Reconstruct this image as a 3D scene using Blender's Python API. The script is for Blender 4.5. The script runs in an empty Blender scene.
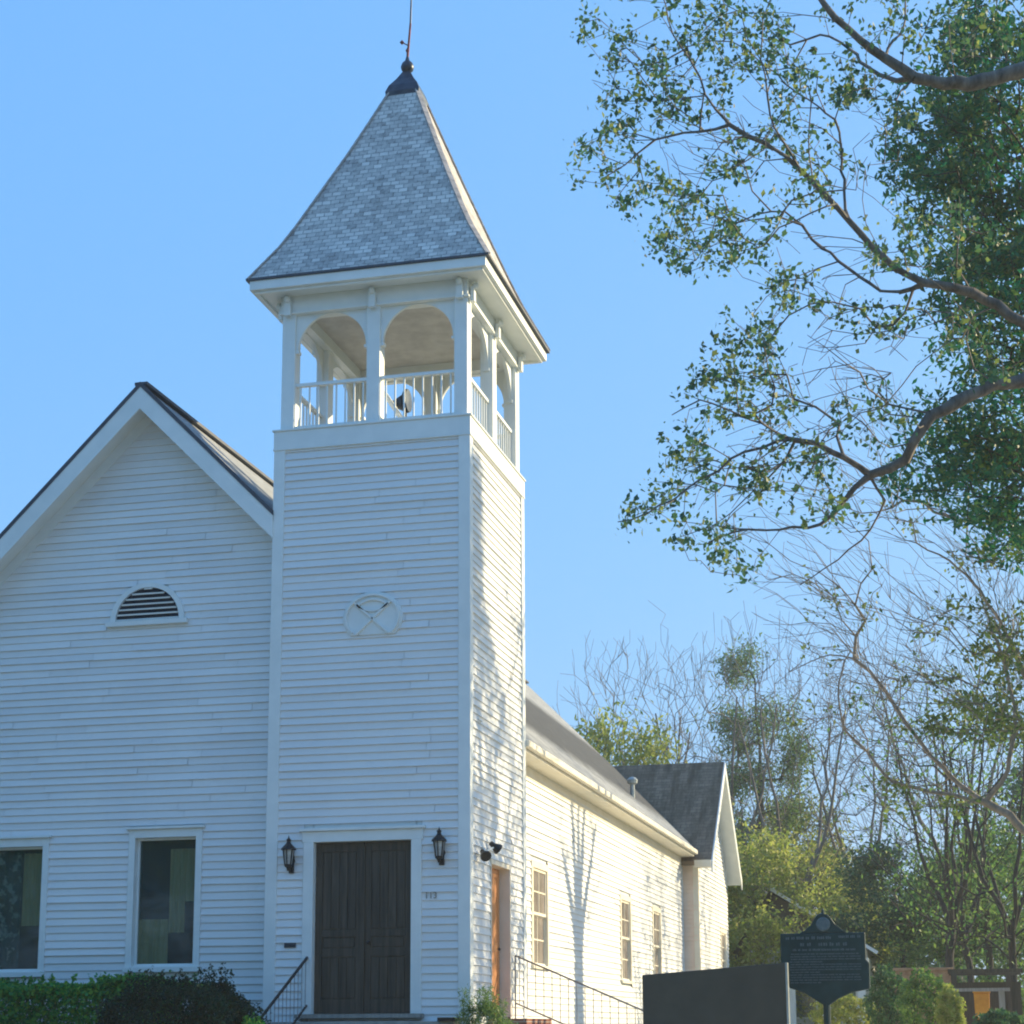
import bpy, math, random
import numpy as np
from mathutils import Vector, Matrix
R=math.radians
scene=bpy.context.scene
col=scene.collection
random.seed(7); rng=np.random.default_rng(7)

# ------------------------------------------------------------------ camera
F=1800.0; CX,CY=512.0,682.7
PITCH,YAW,ROLL=0.1897,0.2419,-0.005
CAM=np.array([6.9343,-25.3846,-0.2715])
fw=np.array([-math.sin(YAW)*math.cos(PITCH),math.cos(YAW)*math.cos(PITCH),math.sin(PITCH)])
rt=np.array([math.cos(YAW),math.sin(YAW),0.0]); up=np.cross(rt,fw)
rt2=math.cos(ROLL)*rt+math.sin(ROLL)*up; up2=-math.sin(ROLL)*rt+math.cos(ROLL)*up
cd=bpy.data.cameras.new('camera'); cam=bpy.data.objects.new('camera',cd); col.objects.link(cam)
m=Matrix.Identity(4)
for i in range(3):
    m[i][0]=rt2[i]; m[i][1]=up2[i]; m[i][2]=-fw[i]; m[i][3]=CAM[i]
cam.matrix_world=m
cd.sensor_width=36; cd.lens=F/1024*36; cd.shift_y=(CY-512)/1024
cd.clip_start=0.1; cd.clip_end=3000
scene.camera=cam
def at(u,v,Y):
    r=fw+(u-CX)/F*rt2-(v-CY)/F*up2
    t=(Y-CAM[1])/r[1]
    return CAM+t*r

# ------------------------------------------------------------------ light
SAZ,SEL=38.0,22.0
S=np.array([math.cos(R(SEL))*math.cos(R(SAZ)),math.cos(R(SEL))*math.sin(R(SAZ)),math.sin(R(SEL))])
w=bpy.data.worlds.new('World'); scene.world=w; w.use_nodes=True
nt=w.node_tree; nt.nodes.clear()
out=nt.nodes.new('ShaderNodeOutputWorld'); bg=nt.nodes.new('ShaderNodeBackground'); sky=nt.nodes.new('ShaderNodeTexSky')
sky.sky_type='NISHITA'; sky.sun_disc=False; sky.sun_elevation=R(SEL); sky.sun_rotation=R(90-SAZ)
sky.air_density=1.0; sky.dust_density=1.6; sky.ozone_density=2.0; sky.altitude=100
bg.inputs[1].default_value=0.15
sepc=nt.nodes.new('ShaderNodeSeparateColor'); cmb=nt.nodes.new('ShaderNodeCombineColor'); nt.links.new(sky.outputs[0],sepc.inputs[0])
for k,(ref,ex,val) in enumerate(((.986,.50,.56),(1.69,.28,1.47),(2.93,.06,2.98))):
    # clear saturated afternoon sky: compress each channel's range
    a_=nt.nodes.new('ShaderNodeMath'); a_.operation='DIVIDE'; a_.inputs[1].default_value=ref; nt.links.new(sepc.outputs[k],a_.inputs[0])
    b_=nt.nodes.new('ShaderNodeMath'); b_.operation='POWER'; b_.inputs[1].default_value=ex; nt.links.new(a_.outputs[0],b_.inputs[0])
    c_=nt.nodes.new('ShaderNodeMath'); c_.operation='MULTIPLY'; c_.inputs[1].default_value=val; nt.links.new(b_.outputs[0],c_.inputs[0]); nt.links.new(c_.outputs[0],cmb.inputs[k])
nt.links.new(cmb.outputs[0],bg.inputs[0]); nt.links.new(bg.outputs[0],out.inputs[0])
sl=bpy.data.lights.new('sun','SUN'); sl.energy=3.4; sl.angle=R(0.5); sl.color=(1.0,0.82,0.50)
so=bpy.data.objects.new('sun',sl); col.objects.link(so)
so.rotation_euler=Vector((-S[0],-S[1],-S[2])).to_track_quat('-Z','Y').to_euler()
so.location=(30,20,30)
vs=scene.view_settings; vs.view_transform='Standard'; vs.look='None'; vs.gamma=1; vs.exposure=1.2
scene.cycles.pixel_filter_type='BLACKMAN_HARRIS'; scene.cycles.filter_width=2.0

# ------------------------------------------------------------------ materials
def new_mat(name):
    mt=bpy.data.materials.new(name); mt.use_nodes=True
    n=mt.node_tree; n.nodes.clear()
    o=n.nodes.new('ShaderNodeOutputMaterial'); b=n.nodes.new('ShaderNodeBsdfPrincipled')
    n.links.new(b.outputs[0],o.inputs[0])
    return mt,n,b,o
def noise(n,scale,detail=4,rough=.55,vec=None,sc=None):
    t=n.nodes.new('ShaderNodeTexNoise'); t.inputs['Scale'].default_value=scale; t.inputs['Detail'].default_value=detail; t.inputs['Roughness'].default_value=rough
    if vec is None:
        tc=n.nodes.new('ShaderNodeTexCoord'); vec=tc.outputs['Object']
    if sc:
        mp=n.nodes.new('ShaderNodeMapping'); mp.inputs['Scale'].default_value=sc; n.links.new(vec,mp.inputs[0]); vec=mp.outputs[0]
    n.links.new(vec,t.inputs['Vector']); return t.outputs['Fac']
def ramp(n,fac,stops):
    r=n.nodes.new('ShaderNodeValToRGB'); el=r.color_ramp.elements
    while len(el)<len(stops): el.new(.5)
    for e,(p,c) in zip(el,stops): e.position=p; e.color=(*c,1)
    n.links.new(fac,r.inputs[0]); return r.outputs[0]
def mix(n,fac,a,b,mode='MIX'):
    x=n.nodes.new('ShaderNodeMix'); x.data_type='RGBA'; x.blend_type=mode
    if isinstance(fac,float): x.inputs[0].default_value=fac
    else: n.links.new(fac,x.inputs[0])
    for k,v in ((6,a),(7,b)):
        if isinstance(v,tuple): x.inputs[k].default_value=(*v,1)
        else: n.links.new(v,x.inputs[k])
    return x.outputs[2]
def bump(n,b,h,strength=.3,dist=.01):
    bp=n.nodes.new('ShaderNodeBump'); bp.inputs['Strength'].default_value=strength; bp.inputs['Distance'].default_value=dist
    n.links.new(h,bp.inputs['Height']); n.links.new(bp.outputs[0],b.inputs['Normal'])
def simple(name,c1,c2,scale=6,rough=.6,metal=0,bs=.15,sc=None,lo=.35,hi=.65):
    mt,n,b,o=new_mat(name)
    f=noise(n,scale,5,.6,sc=sc)
    n.links.new(ramp(n,f,[(lo,c1),(hi,c2)]),b.inputs['Base Color'])
    b.inputs['Roughness'].default_value=rough; b.inputs['Metallic'].default_value=metal
    if bs: bump(n,b,noise(n,scale*6,4,.6,sc=sc),bs,.006)
    return mt
def paint():
    mt,n,b,o=new_mat('white_paint')
    big=noise(n,.9,5,.6); fine=noise(n,14,5,.65,sc=(1,1,1.6)); streak=noise(n,3,5,.7,sc=(6,6,.5))
    c=ramp(n,big,[(.3,(.76,.765,.76)),(.7,(.82,.825,.81))])
    c=mix(n,ramp(n,fine,[(.58,(0,0,0)),(.75,(.45,.45,.45))]),c,(.62,.63,.60))
    c=mix(n,ramp(n,streak,[(.6,(0,0,0)),(.8,(.35,.35,.35))]),c,(.60,.61,.57))
    geo=n.nodes.new('ShaderNodeNewGeometry')
    r=ramp(n,geo.outputs['Random Per Island'],[(0,(.91,.915,.92)),(1,(1,1,1))])
    c=mix(n,1.0,c,r,'MULTIPLY')
    n.links.new(c,b.inputs['Base Color']); b.inputs['Roughness'].default_value=.5
    bump(n,b,noise(n,40,4,.6,sc=(1,1,3)),.12,.004)
    return mt
def wood(name,c1,c2,rough=.6,sc=(14,14,.7),bs=.35):
    mt,n,b,o=new_mat(name)
    f=noise(n,2.2,6,.65,sc=sc)
    c=ramp(n,f,[(.3,c1),(.7,c2)])
    n.links.new(c,b.inputs['Base Color']); b.inputs['Roughness'].default_value=rough
    bump(n,b,f,bs,.01); return mt
def shingle(name,dark,light,bw=.30,rh=.14,wash=None,axis='xz',stain=None,mort=.4,band=None):
    mt,n,b,o=new_mat(name)
    uv=n.nodes.new('ShaderNodeUVMap')
    br=n.nodes.new('ShaderNodeTexBrick'); br.offset=.5
    br.inputs['Scale'].default_value=1; br.inputs['Brick Width'].default_value=bw; br.inputs['Row Height'].default_value=rh
    br.inputs['Mortar Size'].default_value=.008; br.inputs['Mortar Smooth'].default_value=.3; br.inputs['Bias'].default_value=0
    br.inputs['Color1'].default_value=(*dark,1); br.inputs['Color2'].default_value=(*light,1)
    br.inputs['Mortar'].default_value=(dark[0]*mort,dark[1]*mort,dark[2]*mort,1)
    # slightly wavy rows
    nz=n.nodes.new('ShaderNodeTexNoise'); nz.inputs['Scale'].default_value=1.3
    n.links.new(uv.outputs[0],nz.inputs['Vector'])
    va=n.nodes.new('ShaderNodeVectorMath'); va.operation='MULTIPLY_ADD'
    n.links.new(nz.outputs['Color'],va.inputs[0]); va.inputs[1].default_value=(.09,.05,0); n.links.new(uv.outputs[0],va.inputs[2])
    n.links.new(va.outputs[0],br.inputs['Vector'])
    f=noise(n,1.1,6,.7,vec=uv.outputs[0]); f2=noise(n,9,4,.7,vec=uv.outputs[0])
    c=mix(n,ramp(n,f2,[(.35,(0,0,0)),(.65,(.6,.6,.6))]),br.outputs['Color'],light)
    c=mix(n,ramp(n,f,[(.4,(0,0,0)),(.7,(.5,.5,.5))]),c,dark)
    if stain:
        f3=noise(n,1.0,5,.7,vec=uv.outputs[0],sc=stain[1])
        c=mix(n,ramp(n,f3,[(.42,(0,0,0)),(.62,(.8,.8,.8))]),c,stain[0])
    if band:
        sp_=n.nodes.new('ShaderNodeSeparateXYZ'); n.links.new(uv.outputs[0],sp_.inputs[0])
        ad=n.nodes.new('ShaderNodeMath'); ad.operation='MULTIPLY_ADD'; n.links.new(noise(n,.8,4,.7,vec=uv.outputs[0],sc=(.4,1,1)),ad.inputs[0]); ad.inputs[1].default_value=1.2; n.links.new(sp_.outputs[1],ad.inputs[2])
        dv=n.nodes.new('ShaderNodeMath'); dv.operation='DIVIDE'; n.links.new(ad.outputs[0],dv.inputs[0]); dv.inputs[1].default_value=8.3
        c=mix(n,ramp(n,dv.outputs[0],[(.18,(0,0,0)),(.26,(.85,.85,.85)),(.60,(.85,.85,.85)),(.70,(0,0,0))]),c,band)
    n.links.new(c,b.inputs['Base Color']); b.inputs['Roughness'].default_value=.9; b.inputs['Specular IOR Level'].default_value=.12
    bump(n,b,br.outputs['Fac'],-.6,.012)
    return mt
def leafmat(name,cols,trans=.45,rough=.5):
    mt,n,b,o=new_mat(name)
    n.nodes.remove(b)
    geo=n.nodes.new('ShaderNodeNewGeometry')
    c=ramp(n,geo.outputs['Random Per Island'],[(i/(len(cols)-1),k) for i,k in enumerate(cols)])
    f=noise(n,.8,3,.6)
    c=mix(n,1.0,c,ramp(n,f,[(.3,(.65,.7,.7)),(.7,(1.2,1.15,1.05))]),'MULTIPLY')
    d=n.nodes.new('ShaderNodeBsdfPrincipled'); d.inputs['Roughness'].default_value=rough; d.inputs['Specular IOR Level'].default_value=.15; n.links.new(c,d.inputs['Base Color'])
    t=n.nodes.new('ShaderNodeBsdfTranslucent'); 
    n.links.new(mix(n,1.0,c,(1.15,1.3,.85),'MULTIPLY'),t.inputs[0])
    ms=n.nodes.new('ShaderNodeMixShader'); ms.inputs[0].default_value=trans
    n.links.new(d.outputs[0],ms.inputs[1]); n.links.new(t.outputs[0],ms.inputs[2]); n.links.new(ms.outputs[0],o.inputs[0])
    return mt
def brickmat():
    mt,n,b,o=new_mat('brick')
    tc=n.nodes.new('ShaderNodeTexCoord'); mp=n.nodes.new('ShaderNodeMapping'); mp.inputs['Rotation'].default_value=(R(90),0,0)
    n.links.new(tc.outputs['Object'],mp.inputs[0])
    br=n.nodes.new('ShaderNodeTexBrick'); br.inputs['Scale'].default_value=1; br.inputs['Brick Width'].default_value=.21; br.inputs['Row Height'].default_value=.075; br.inputs['Mortar Size'].default_value=.008
    br.inputs['Color1'].default_value=(.30,.10,.055,1); br.inputs['Color2'].default_value=(.20,.075,.045,1); br.inputs['Mortar'].default_value=(.35,.31,.27,1)
    n.links.new(mp.outputs[0],br.inputs['Vector']); n.links.new(br.outputs['Color'],b.inputs['Base Color']); b.inputs['Roughness'].default_value=.9
    bump(n,b,br.outputs['Fac'],-.4,.01); return mt
def glassmat(name,tint,rough=.03):
    mt,n,b,o=new_mat(name)
    b.inputs['Base Color'].default_value=(*tint,1); b.inputs['Roughness'].default_value=rough
    b.inputs['Specular IOR Level'].default_value=.9
    tr=n.nodes.new('ShaderNodeBsdfTransparent'); tr.inputs[0].default_value=(.85,.92,.88,1)
    ms=n.nodes.new('ShaderNodeMixShader'); ms.inputs[0].default_value=.68
    n.links.new(tr.outputs[0],ms.inputs[2]); n.links.new(b.outputs[0],ms.inputs[1]); n.links.new(ms.outputs[0],o.inputs[0])
    bump(n,b,noise(n,1.6,2,.5),.03,.02)
    return mt
M={}
M['paint']=paint()
M['trim']=simple('white_trim',(.725,.76,.745),(.79,.82,.80),3,.5,0,.08)
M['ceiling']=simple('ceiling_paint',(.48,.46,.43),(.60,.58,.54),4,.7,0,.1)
M['peachwall']=simple('peach_siding',(.80,.62,.48),(.84,.68,.55),3,.6,0,.05)  # warm bounce light painted into the siding colour of the shaded transept front
M['peach']=simple('cream_trim',(.76,.69,.55),(.82,.76,.63),3,.6,0,.08)
M['spire']=shingle('spire_shingle',(.26,.245,.24),(.82,.76,.70),.15,.095)
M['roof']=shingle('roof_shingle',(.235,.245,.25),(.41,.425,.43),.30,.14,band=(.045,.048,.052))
M['roofdark']=shingle('mossy_shingle',(.17,.125,.09),(.31,.235,.165),.30,.14,stain=((.085,.065,.045),(2.2,.35,1)))  # darker brown shingle with dark streaks running down the slope
M['hipcap']=simple('hip_shingle',(.28,.27,.27),(.50,.47,.45),6,.9,0,.2)
M['edge']=simple('roof_edge',(.03,.04,.06),(.06,.07,.09),5,.6)
M['metal_dark']=simple('dark_metal',(.02,.03,.05),(.05,.07,.09),8,.4,.6)
M['black']=simple('black_iron',(.012,.012,.015),(.03,.03,.034),20,.45,.5)
M['balu']=simple('faded_baluster',(.28,.27,.27),(.40,.38,.37),20,.6,.1)
M['rust']=simple('rust_iron',(.12,.03,.03),(.25,.06,.06),20,.7,.3)
M['door']=wood('weathered_door',(.010,.009,.007),(.080,.064,.046),.65,sc=(7,7,.45))
M['odoor']=wood('orange_wood',(.52,.20,.06),(.66,.30,.11),.5,bs=.1)
M['lamp']=simple('lamp_glass',(.35,.36,.36),(.55,.55,.52),15,.15,0,.02)
M['glass']=glassmat('window_glass',(.035,.085,.095))
M['sideglass']=simple('hazy_old_glass',(.20,.17,.15),(.30,.26,.23),3,.25,0,.05)
M['dark_in']=simple('dark_room',(.02,.06,.07),(.04,.10,.11),2,.9)
M['khaki']=simple('khaki_curtain',(.72,.55,.25),(.95,.76,.42),3,.9,0,.1,sc=(14,1,.6))  # khaki patches stand in for reflections in the front panes
M['leafprint']=simple('leaf_print_curtain',(.03,.10,.09),(.55,.62,.60),7,.9,0,0,lo=.52,hi=.60)  # pale blotches paint leaves and sky mirrored in the left window
M['louvre_in']=simple('vent_dark',(.01,.015,.03),(.02,.025,.04),4,.9)
M['concrete']=simple('concrete',(.26,.25,.23),(.40,.38,.35),5,.85,0,.3)
M['step']=simple('dark_step',(.07,.07,.06),(.13,.12,.10),5,.9,0,.3)
M['brick']=brickmat()
M['tan']=simple('tan_masonry',(.26,.15,.085),(.38,.25,.15),7,.9,0,.4)
M['marker']=simple('marker_green',(.010,.032,.030),(.022,.052,.048),9,.5,.2)
M['letter']=simple('marker_letter',(.07,.11,.12),(.12,.16,.165),30,.5)
M['panel']=simple('panel_dark',(.050,.045,.031),(.066,.060,.042),3,.6)
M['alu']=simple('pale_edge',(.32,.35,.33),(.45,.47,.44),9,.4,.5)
M['asphalt']=simple('asphalt',(.035,.036,.038),(.07,.07,.07),30,.9,0,.4)
M['line']=simple('road_paint',(.45,.36,.06),(.6,.48,.1),9,.7)
M['grass']=simple('lawn',(.035,.07,.018),(.07,.12,.03),5,.95,0,.6)
M['soil']=simple('mulch',(.05,.032,.02),(.10,.07,.045),12,.95,0,.6)
M['bark']=wood('bark',(.06,.053,.046),(.24,.205,.175),.9,sc=(6,6,1.5),bs=.8)
M['bark_dark']=wood('bark_dark',(.008,.010,.013),(.032,.032,.034),.9,sc=(6,6,1.5),bs=.8)
M['twig']=simple('grey_twig',(.12,.105,.09),(.22,.19,.165),2,.9,0,0)
M['bark_pale']=wood('bark_pale',(.14,.12,.10),(.30,.26,.22),.9,sc=(6,6,1.5),bs=.6)
M['leafA']=leafmat('spring_leaf',[(.035,.10,.10),(.06,.14,.10),(.10,.18,.10),(.28,.30,.11)],.4)
M['leafC']=leafmat('evergreen_leaf',[(.004,.095,.075),(.012,.14,.09),(.04,.18,.09),(.15,.22,.06)],.35)
M['leafY']=leafmat('yellow_green_leaf',[(.22,.28,.07),(.36,.39,.12),(.44,.40,.18)],.45)
M['leafB']=leafmat('olive_leaf',[(.06,.11,.05),(.11,.17,.06),(.24,.27,.09)],.4)
M['leafG']=leafmat('mid_green_leaf',[(.06,.15,.06),(.13,.25,.09),(.26,.35,.10)],.4)
M['leafD']=leafmat('dark_green_leaf',[(.03,.10,.06),(.06,.15,.08),(.13,.24,.10)],.3)
M['hedge']=leafmat('hedge_leaf',[(.03,.20,.08),(.06,.32,.09),(.25,.45,.07)],.35)
M['shrubdark']=leafmat('dark_shrub_leaf',[(.006,.030,.026),(.01,.045,.034),(.02,.08,.04)],.2)
M['needle']=leafmat('needle_leaf',[(.08,.16,.07),(.15,.24,.10),(.24,.32,.13)],.4)
M['housewall']=simple('house_wall',(.50,.52,.50),(.62,.63,.60),3,.7)
M['greyroof']=shingle('grey_roof',(.12,.11,.105),(.20,.18,.17),.3,.14)
M['fence']=wood('fence_wood',(.03,.028,.022),(.08,.07,.055),.9)
M['greywood']=wood('grey_wood',(.20,.19,.17),(.36,.34,.30),.9)
M['yellow']=simple('yellow_plastic',(.62,.24,.02),(.75,.33,.03),5,.5)
M['terracotta']=simple('terracotta_plant',(.28,.11,.04),(.42,.19,.08),9,.9)

# ------------------------------------------------------------------ helpers
ORG={}
def link(o): col.objects.link(o); return o
def tag(o,label=None,cat=None,group=None,kind=None):
    for k,v in (('label',label),('category',cat),('group',group),('kind',kind)):
        if v: o[k]=v
    return o
def empty(name,loc,label,cat,group=None):
    o=link(bpy.data.objects.new(name,None)); o.location=loc; o.empty_display_size=.3
    ORG[o.name]=Vector(loc); return tag(o,label,cat,group)
def org(p): return ORG.get(p.name,Vector((0,0,0))) if p else Vector((0,0,0))
class MB:
    def __init__(s): s.v=[]; s.f=[]; s.uv={}
    def face(s,pts,uv=None):
        b=len(s.v); s.v+= [tuple(map(float,p)) for p in pts]; s.f.append(tuple(range(b,b+len(pts))))
        if uv: s.uv[len(s.f)-1]=uv
        return s
    def box(s,a,b,skip=''):
        x0,y0,z0=[min(a[i],b[i]) for i in range(3)]; x1,y1,z1=[max(a[i],b[i]) for i in range(3)]
        k=len(s.v); s.v+=[(x0,y0,z0),(x1,y0,z0),(x1,y1,z0),(x0,y1,z0),(x0,y0,z1),(x1,y0,z1),(x1,y1,z1),(x0,y1,z1)]
        s.f+=[(k,k+3,k+2,k+1),(k+4,k+5,k+6,k+7),(k,k+1,k+5,k+4),(k+1,k+2,k+6,k+5),(k+2,k+3,k+7,k+6),(k+3,k,k+4,k+7)]
        return s
    def obox(s,c,ax,ay,az,hx,hy,hz):
        c=Vector(c);ax,ay,az=[Vector(q).normalized() for q in (ax,ay,az)]
        k=len(s.v)
        for sz in (-1,1):
            for sx,sy in ((-1,-1),(1,-1),(1,1),(-1,1)):
                s.v.append(tuple(c+ax*hx*sx+ay*hy*sy+az*hz*sz))
        s.f+=[(k,k+3,k+2,k+1),(k+4,k+5,k+6,k+7),(k,k+1,k+5,k+4),(k+1,k+2,k+6,k+5),(k+2,k+3,k+7,k+6),(k+3,k,k+4,k+7)]
        return s
    def bar(s,p,q,w,h=None,upv=(0,0,1)):
        p,q=Vector(p),Vector(q); d=q-p; h=h or w
        x=d.normalized(); y=Vector(upv).cross(x)
        if y.length<1e-4: y=Vector((1,0,0)).cross(x)
        y.normalize(); z=x.cross(y)
        return s.obox((p+q)/2,x,y,z,d.length/2,w/2,h/2)
    def tube(s,p,q,r1,r2=None,n=10,caps=True):
        p,q=Vector(p),Vector(q); r2=r1 if r2 is None else r2
        x=(q-p).normalized(); a=x.orthogonal().normalized(); b=x.cross(a); k=len(s.v)
        for c,r in ((p,r1),(q,r2)):
            for i in range(n):
                t=2*math.pi*i/n; s.v.append(tuple(c+a*r*math.cos(t)+b*r*math.sin(t)))
        for i in range(n): j=(i+1)%n; s.f.append((k+i,k+j,k+n+j,k+n+i))
        if caps: s.f.append(tuple(k+i for i in range(n))[::-1]); s.f.append(tuple(k+n+i for i in range(n)))
        return s
    def lathe(s,c,prof,n=16,axis=None):
        c=Vector(c); ax=Vector(axis or (0,0,1)).normalized(); a=ax.orthogonal().normalized(); b=ax.cross(a); k=len(s.v)
        for r,h in prof:
            for i in range(n):
                t=2*math.pi*(i+.5)/n; s.v.append(tuple(c+ax*h+a*r*math.cos(t)+b*r*math.sin(t)))
        for l in range(len(prof)-1):
            for i in range(n): j=(i+1)%n; s.f.append((k+l*n+i,k+l*n+j,k+(l+1)*n+j,k+(l+1)*n+i))
        return s
    def prism(s,pts,off):
        off=Vector(off); k=len(s.v); n=len(pts)
        s.v+=[tuple(p) for p in pts]+[tuple(Vector(p)+off) for p in pts]
        s.f.append(tuple(range(k,k+n))); s.f.append(tuple(range(k+n,k+2*n))[::-1])
        for i in range(n): j=(i+1)%n; s.f.append((k+i,k+n+i,k+n+j,k+j))
        return s
    def build(s,name,mat,parent=None,label=None,smooth=False,bevel=0,loc=None):
        o0=org(parent) if parent else Vector(loc or (0,0,0))
        me=bpy.data.meshes.new(name); me.from_pydata([tuple(Vector(v)-o0) for v in s.v],[],s.f)
        if s.uv:
            ul=me.uv_layers.new(name='UVMap')
            for fi,uvs in s.uv.items():
                p=me.polygons[fi]
                for li,u in zip(p.loop_indices,uvs): ul.data[li].uv=u
        me.materials.append(mat)
        if smooth: me.polygons.foreach_set('use_smooth',[True]*len(me.polygons))
        o=link(bpy.data.objects.new(name,me)); ORG[o.name]=o0
        if parent: o.parent=parent
        else: o.location=o0
        if label: o['label']=label
        if bevel:
            b=o.modifiers.new('bevel','BEVEL'); b.width=bevel; b.segments=2; b.limit_method='ANGLE'; b.angle_limit=R(50)
        return o

# ------------------------------------------------------------------ ground, road
def gh(x,y):
    def ss(a,b,t): t=max(0,min(1,(t-a)/(b-a))); return t*t*(3-2*t)
    h=-1.02-0.83*ss(-2.5,-13.5,y) if y<-2.5 else -1.02
    if y<-2.5:
        t=max(0,min(1,(-2.5-y)/11)); h=-1.02-.83*t*t*(3-2*t)
    h+=.05*math.sin(x*.31+1)*math.sin(y*.27)*(1 if y>-12 else 0)
    if y>35: h+=min(3,(y-35)*.02)
    return h
mb=MB()
xs=[-400,-200,-100,-60,-40]+list(range(-30,41,2))+[50,70,110,200,400]
ys=[-400,-200,-100,-60,-45]+[-36,-30,-26,-23,-21,-19,-17,-15.5]+list(np.arange(-14,40,2))+[45,55,70,100,150,250,500]
idx={}
for j,y in enumerate(ys):
    for i,x in enumerate(xs): idx[i,j]=len(mb.v); mb.v.append((x,y,gh(x,y)-(.16 if y<-15 else 0)))
for j in range(len(ys)-1):
    for i in range(len(xs)-1): mb.f.append((idx[i,j],idx[i+1,j],idx[i+1,j+1],idx[i,j+1]))
g=mb.build('ground',M['grass'],smooth=True); tag(g,kind='structure')
tag(MB().box((-120,-24.2,-2.1),(120,-17.2,-2.0)).build('road',M['asphalt']),kind='structure')
mb=MB()
for k in range(-14,15): mb.face([(k*6,-20.76,-1.996),(k*6+3,-20.76,-1.996),(k*6+3,-20.64,-1.996),(k*6,-20.64,-1.996)])
tag(mb.build('road_marking',M['line']),kind='structure')
tag(MB().box((-120,-17.2,-2.1),(120,-17.05,-1.86)).box((-120,-24.35,-2.1),(120,-24.2,-1.86)).build('kerb',M['concrete'],bevel=.02),kind='structure')
tag(MB().box((-120,-17.05,-2.1),(120,-15.2,-1.868)).box((-120,-26.6,-2.1),(120,-24.35,-1.868)).build('pavement',M['concrete']),kind='structure')
mb=MB()
for k in range(13):
    y1=-2.1-k*1.1; y0=y1-1.1
    p=[(-2.5,y0),(-.65,y0),(-.65,y1),(-2.5,y1)]
    mb.face([(x,y,gh(x,y)+.09) for x,y in p])
tag(mb.build('path',M['concrete']),kind='structure')

M['gravel']=simple('pale_gravel',(.50,.45,.36),(.66,.61,.52),25,.95,0,.5)  # unseen pale ground, added to bounce warm light onto the walls
def sheet(name,xs_,ys_,mat,dz):
    mb=MB(); idx={}
    for j,y in enumerate(ys_):
        for i,x in enumerate(xs_): idx[i,j]=len(mb.v); mb.v.append((x,y,gh(x,y)+dz))
    for j in range(len(ys_)-1):
        for i in range(len(xs_)-1): mb.f.append((idx[i,j],idx[i+1,j],idx[i+1,j+1],idx[i,j+1]))
    tag(mb.build(name,mat,smooth=True),kind='structure')
sheet('driveway',np.arange(1.6,9.7,.8),np.arange(-3.6,33,.8),M['gravel'],.06)
sheet('forecourt',np.arange(-14,14.1,1.0),np.arange(-14.8,-3.7,.8),M['gravel'],.05)
# ------------------------------------------------------------------ siding
EXP=.117
def siding(mb,P,U,N,z0,z1,ivals,seed=1,th=.029,jit=.004):
    """lap boards: P origin, U along, N outward; ivals(za,zb)->list of (a,b) along U"""
    rr=random.Random(seed); P,U,N=Vector(P),Vector(U),Vector(N)
    z=z0
    while z<z1-.01:
        zt=min(z+EXP,z1)
        for a,b in ivals(z,zt):
            if b-a<.02: continue
            x=a
            while x<b-.001:
                L=rr.uniform(1.6,4.2); x2=min(b,x+L)
                if b-x2<.4: x2=b
                j1,j2=rr.uniform(-jit,jit),rr.uniform(-jit,jit); o=th+rr.uniform(-.006,.008)
                n=max(1,int((x2-x)/.9)); i0=None
                for k in range(n+1):
                    xx=x+(x2-x-.006)*k/n; jz=j1+(j2-j1)*k/n+(rr.uniform(-.0012,.0012))
                    base=P+U*xx; i1=len(mb.v)
                    for q in (base+N*.002+Vector((0,0,z+jz-P.z)),base+N*o+Vector((0,0,z+jz-P.z)),base+N*.004+Vector((0,0,zt+.004-P.z))): mb.v.append(tuple(q))
                    if i0 is not None:
                        mb.f.append((i0,i1,i1+1,i0+1)); mb.f.append((i0+1,i1+1,i1+2,i0+2))
                    i0=i1
                x=x2
        z=zt
def cut(a,b,holes,za,zb):
    segs=[(a,b)]
    for (x0,x1,h0,h1) in holes:
        if zb<=h0+.01 or za>=h1-.01: continue
        ns=[]
        for s0,s1 in segs:
            if x1<=s0 or x0>=s1: ns.append((s0,s1)); continue
            if x0>s0: ns.append((s0,x0))
            if x1<s1: ns.append((x1,s1))
        segs=ns
    return segs

# ------------------------------------------------------------------ church
W,D=3.1,3.45
ZT0,ZT1=8.66,8.94
church=empty('church',(-1.55,1.7,-1.0),'white clapboard church with square belfry tower, shingled spire and long nave','church')
ZB=-1.0
# tower front siding
doorhole=(W-2.54,W-.70,-.2,2.66)
mb=MB(); 
med=(W-1.96,W-1.02,5.60,6.27)
def front_iv(za,zb):
    s=cut(.0,W,[doorhole],za,zb)
    # round-headed medallion
    zc=(za+zb)/2
    if 5.60<zc<6.28:
        cx=W-1.49; 
        hw=.455 if zc<5.84 else .455*math.sqrt(max(0,1-((zc-5.84)/.42)**2))
    return s
siding(mb,(-W,0,0),(1,0,0),(0,-1,0),ZB,ZT0,front_iv,3)
mb.build('tower_siding',M['paint'],church)
mb=MB(); siding(mb,(-W,D,0),(0,-1,0),(-1,0,0),ZB,ZT0,lambda a,b:[(0,D)],4); mb.build('tower_siding',M['paint'],church)
mb=MB(); siding(mb,(0,D,0),(-1,0,0),(0,1,0),4.2,ZT0,lambda a,b:[(0,W)],5); mb.build('tower_siding',M['paint'],church)
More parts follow.
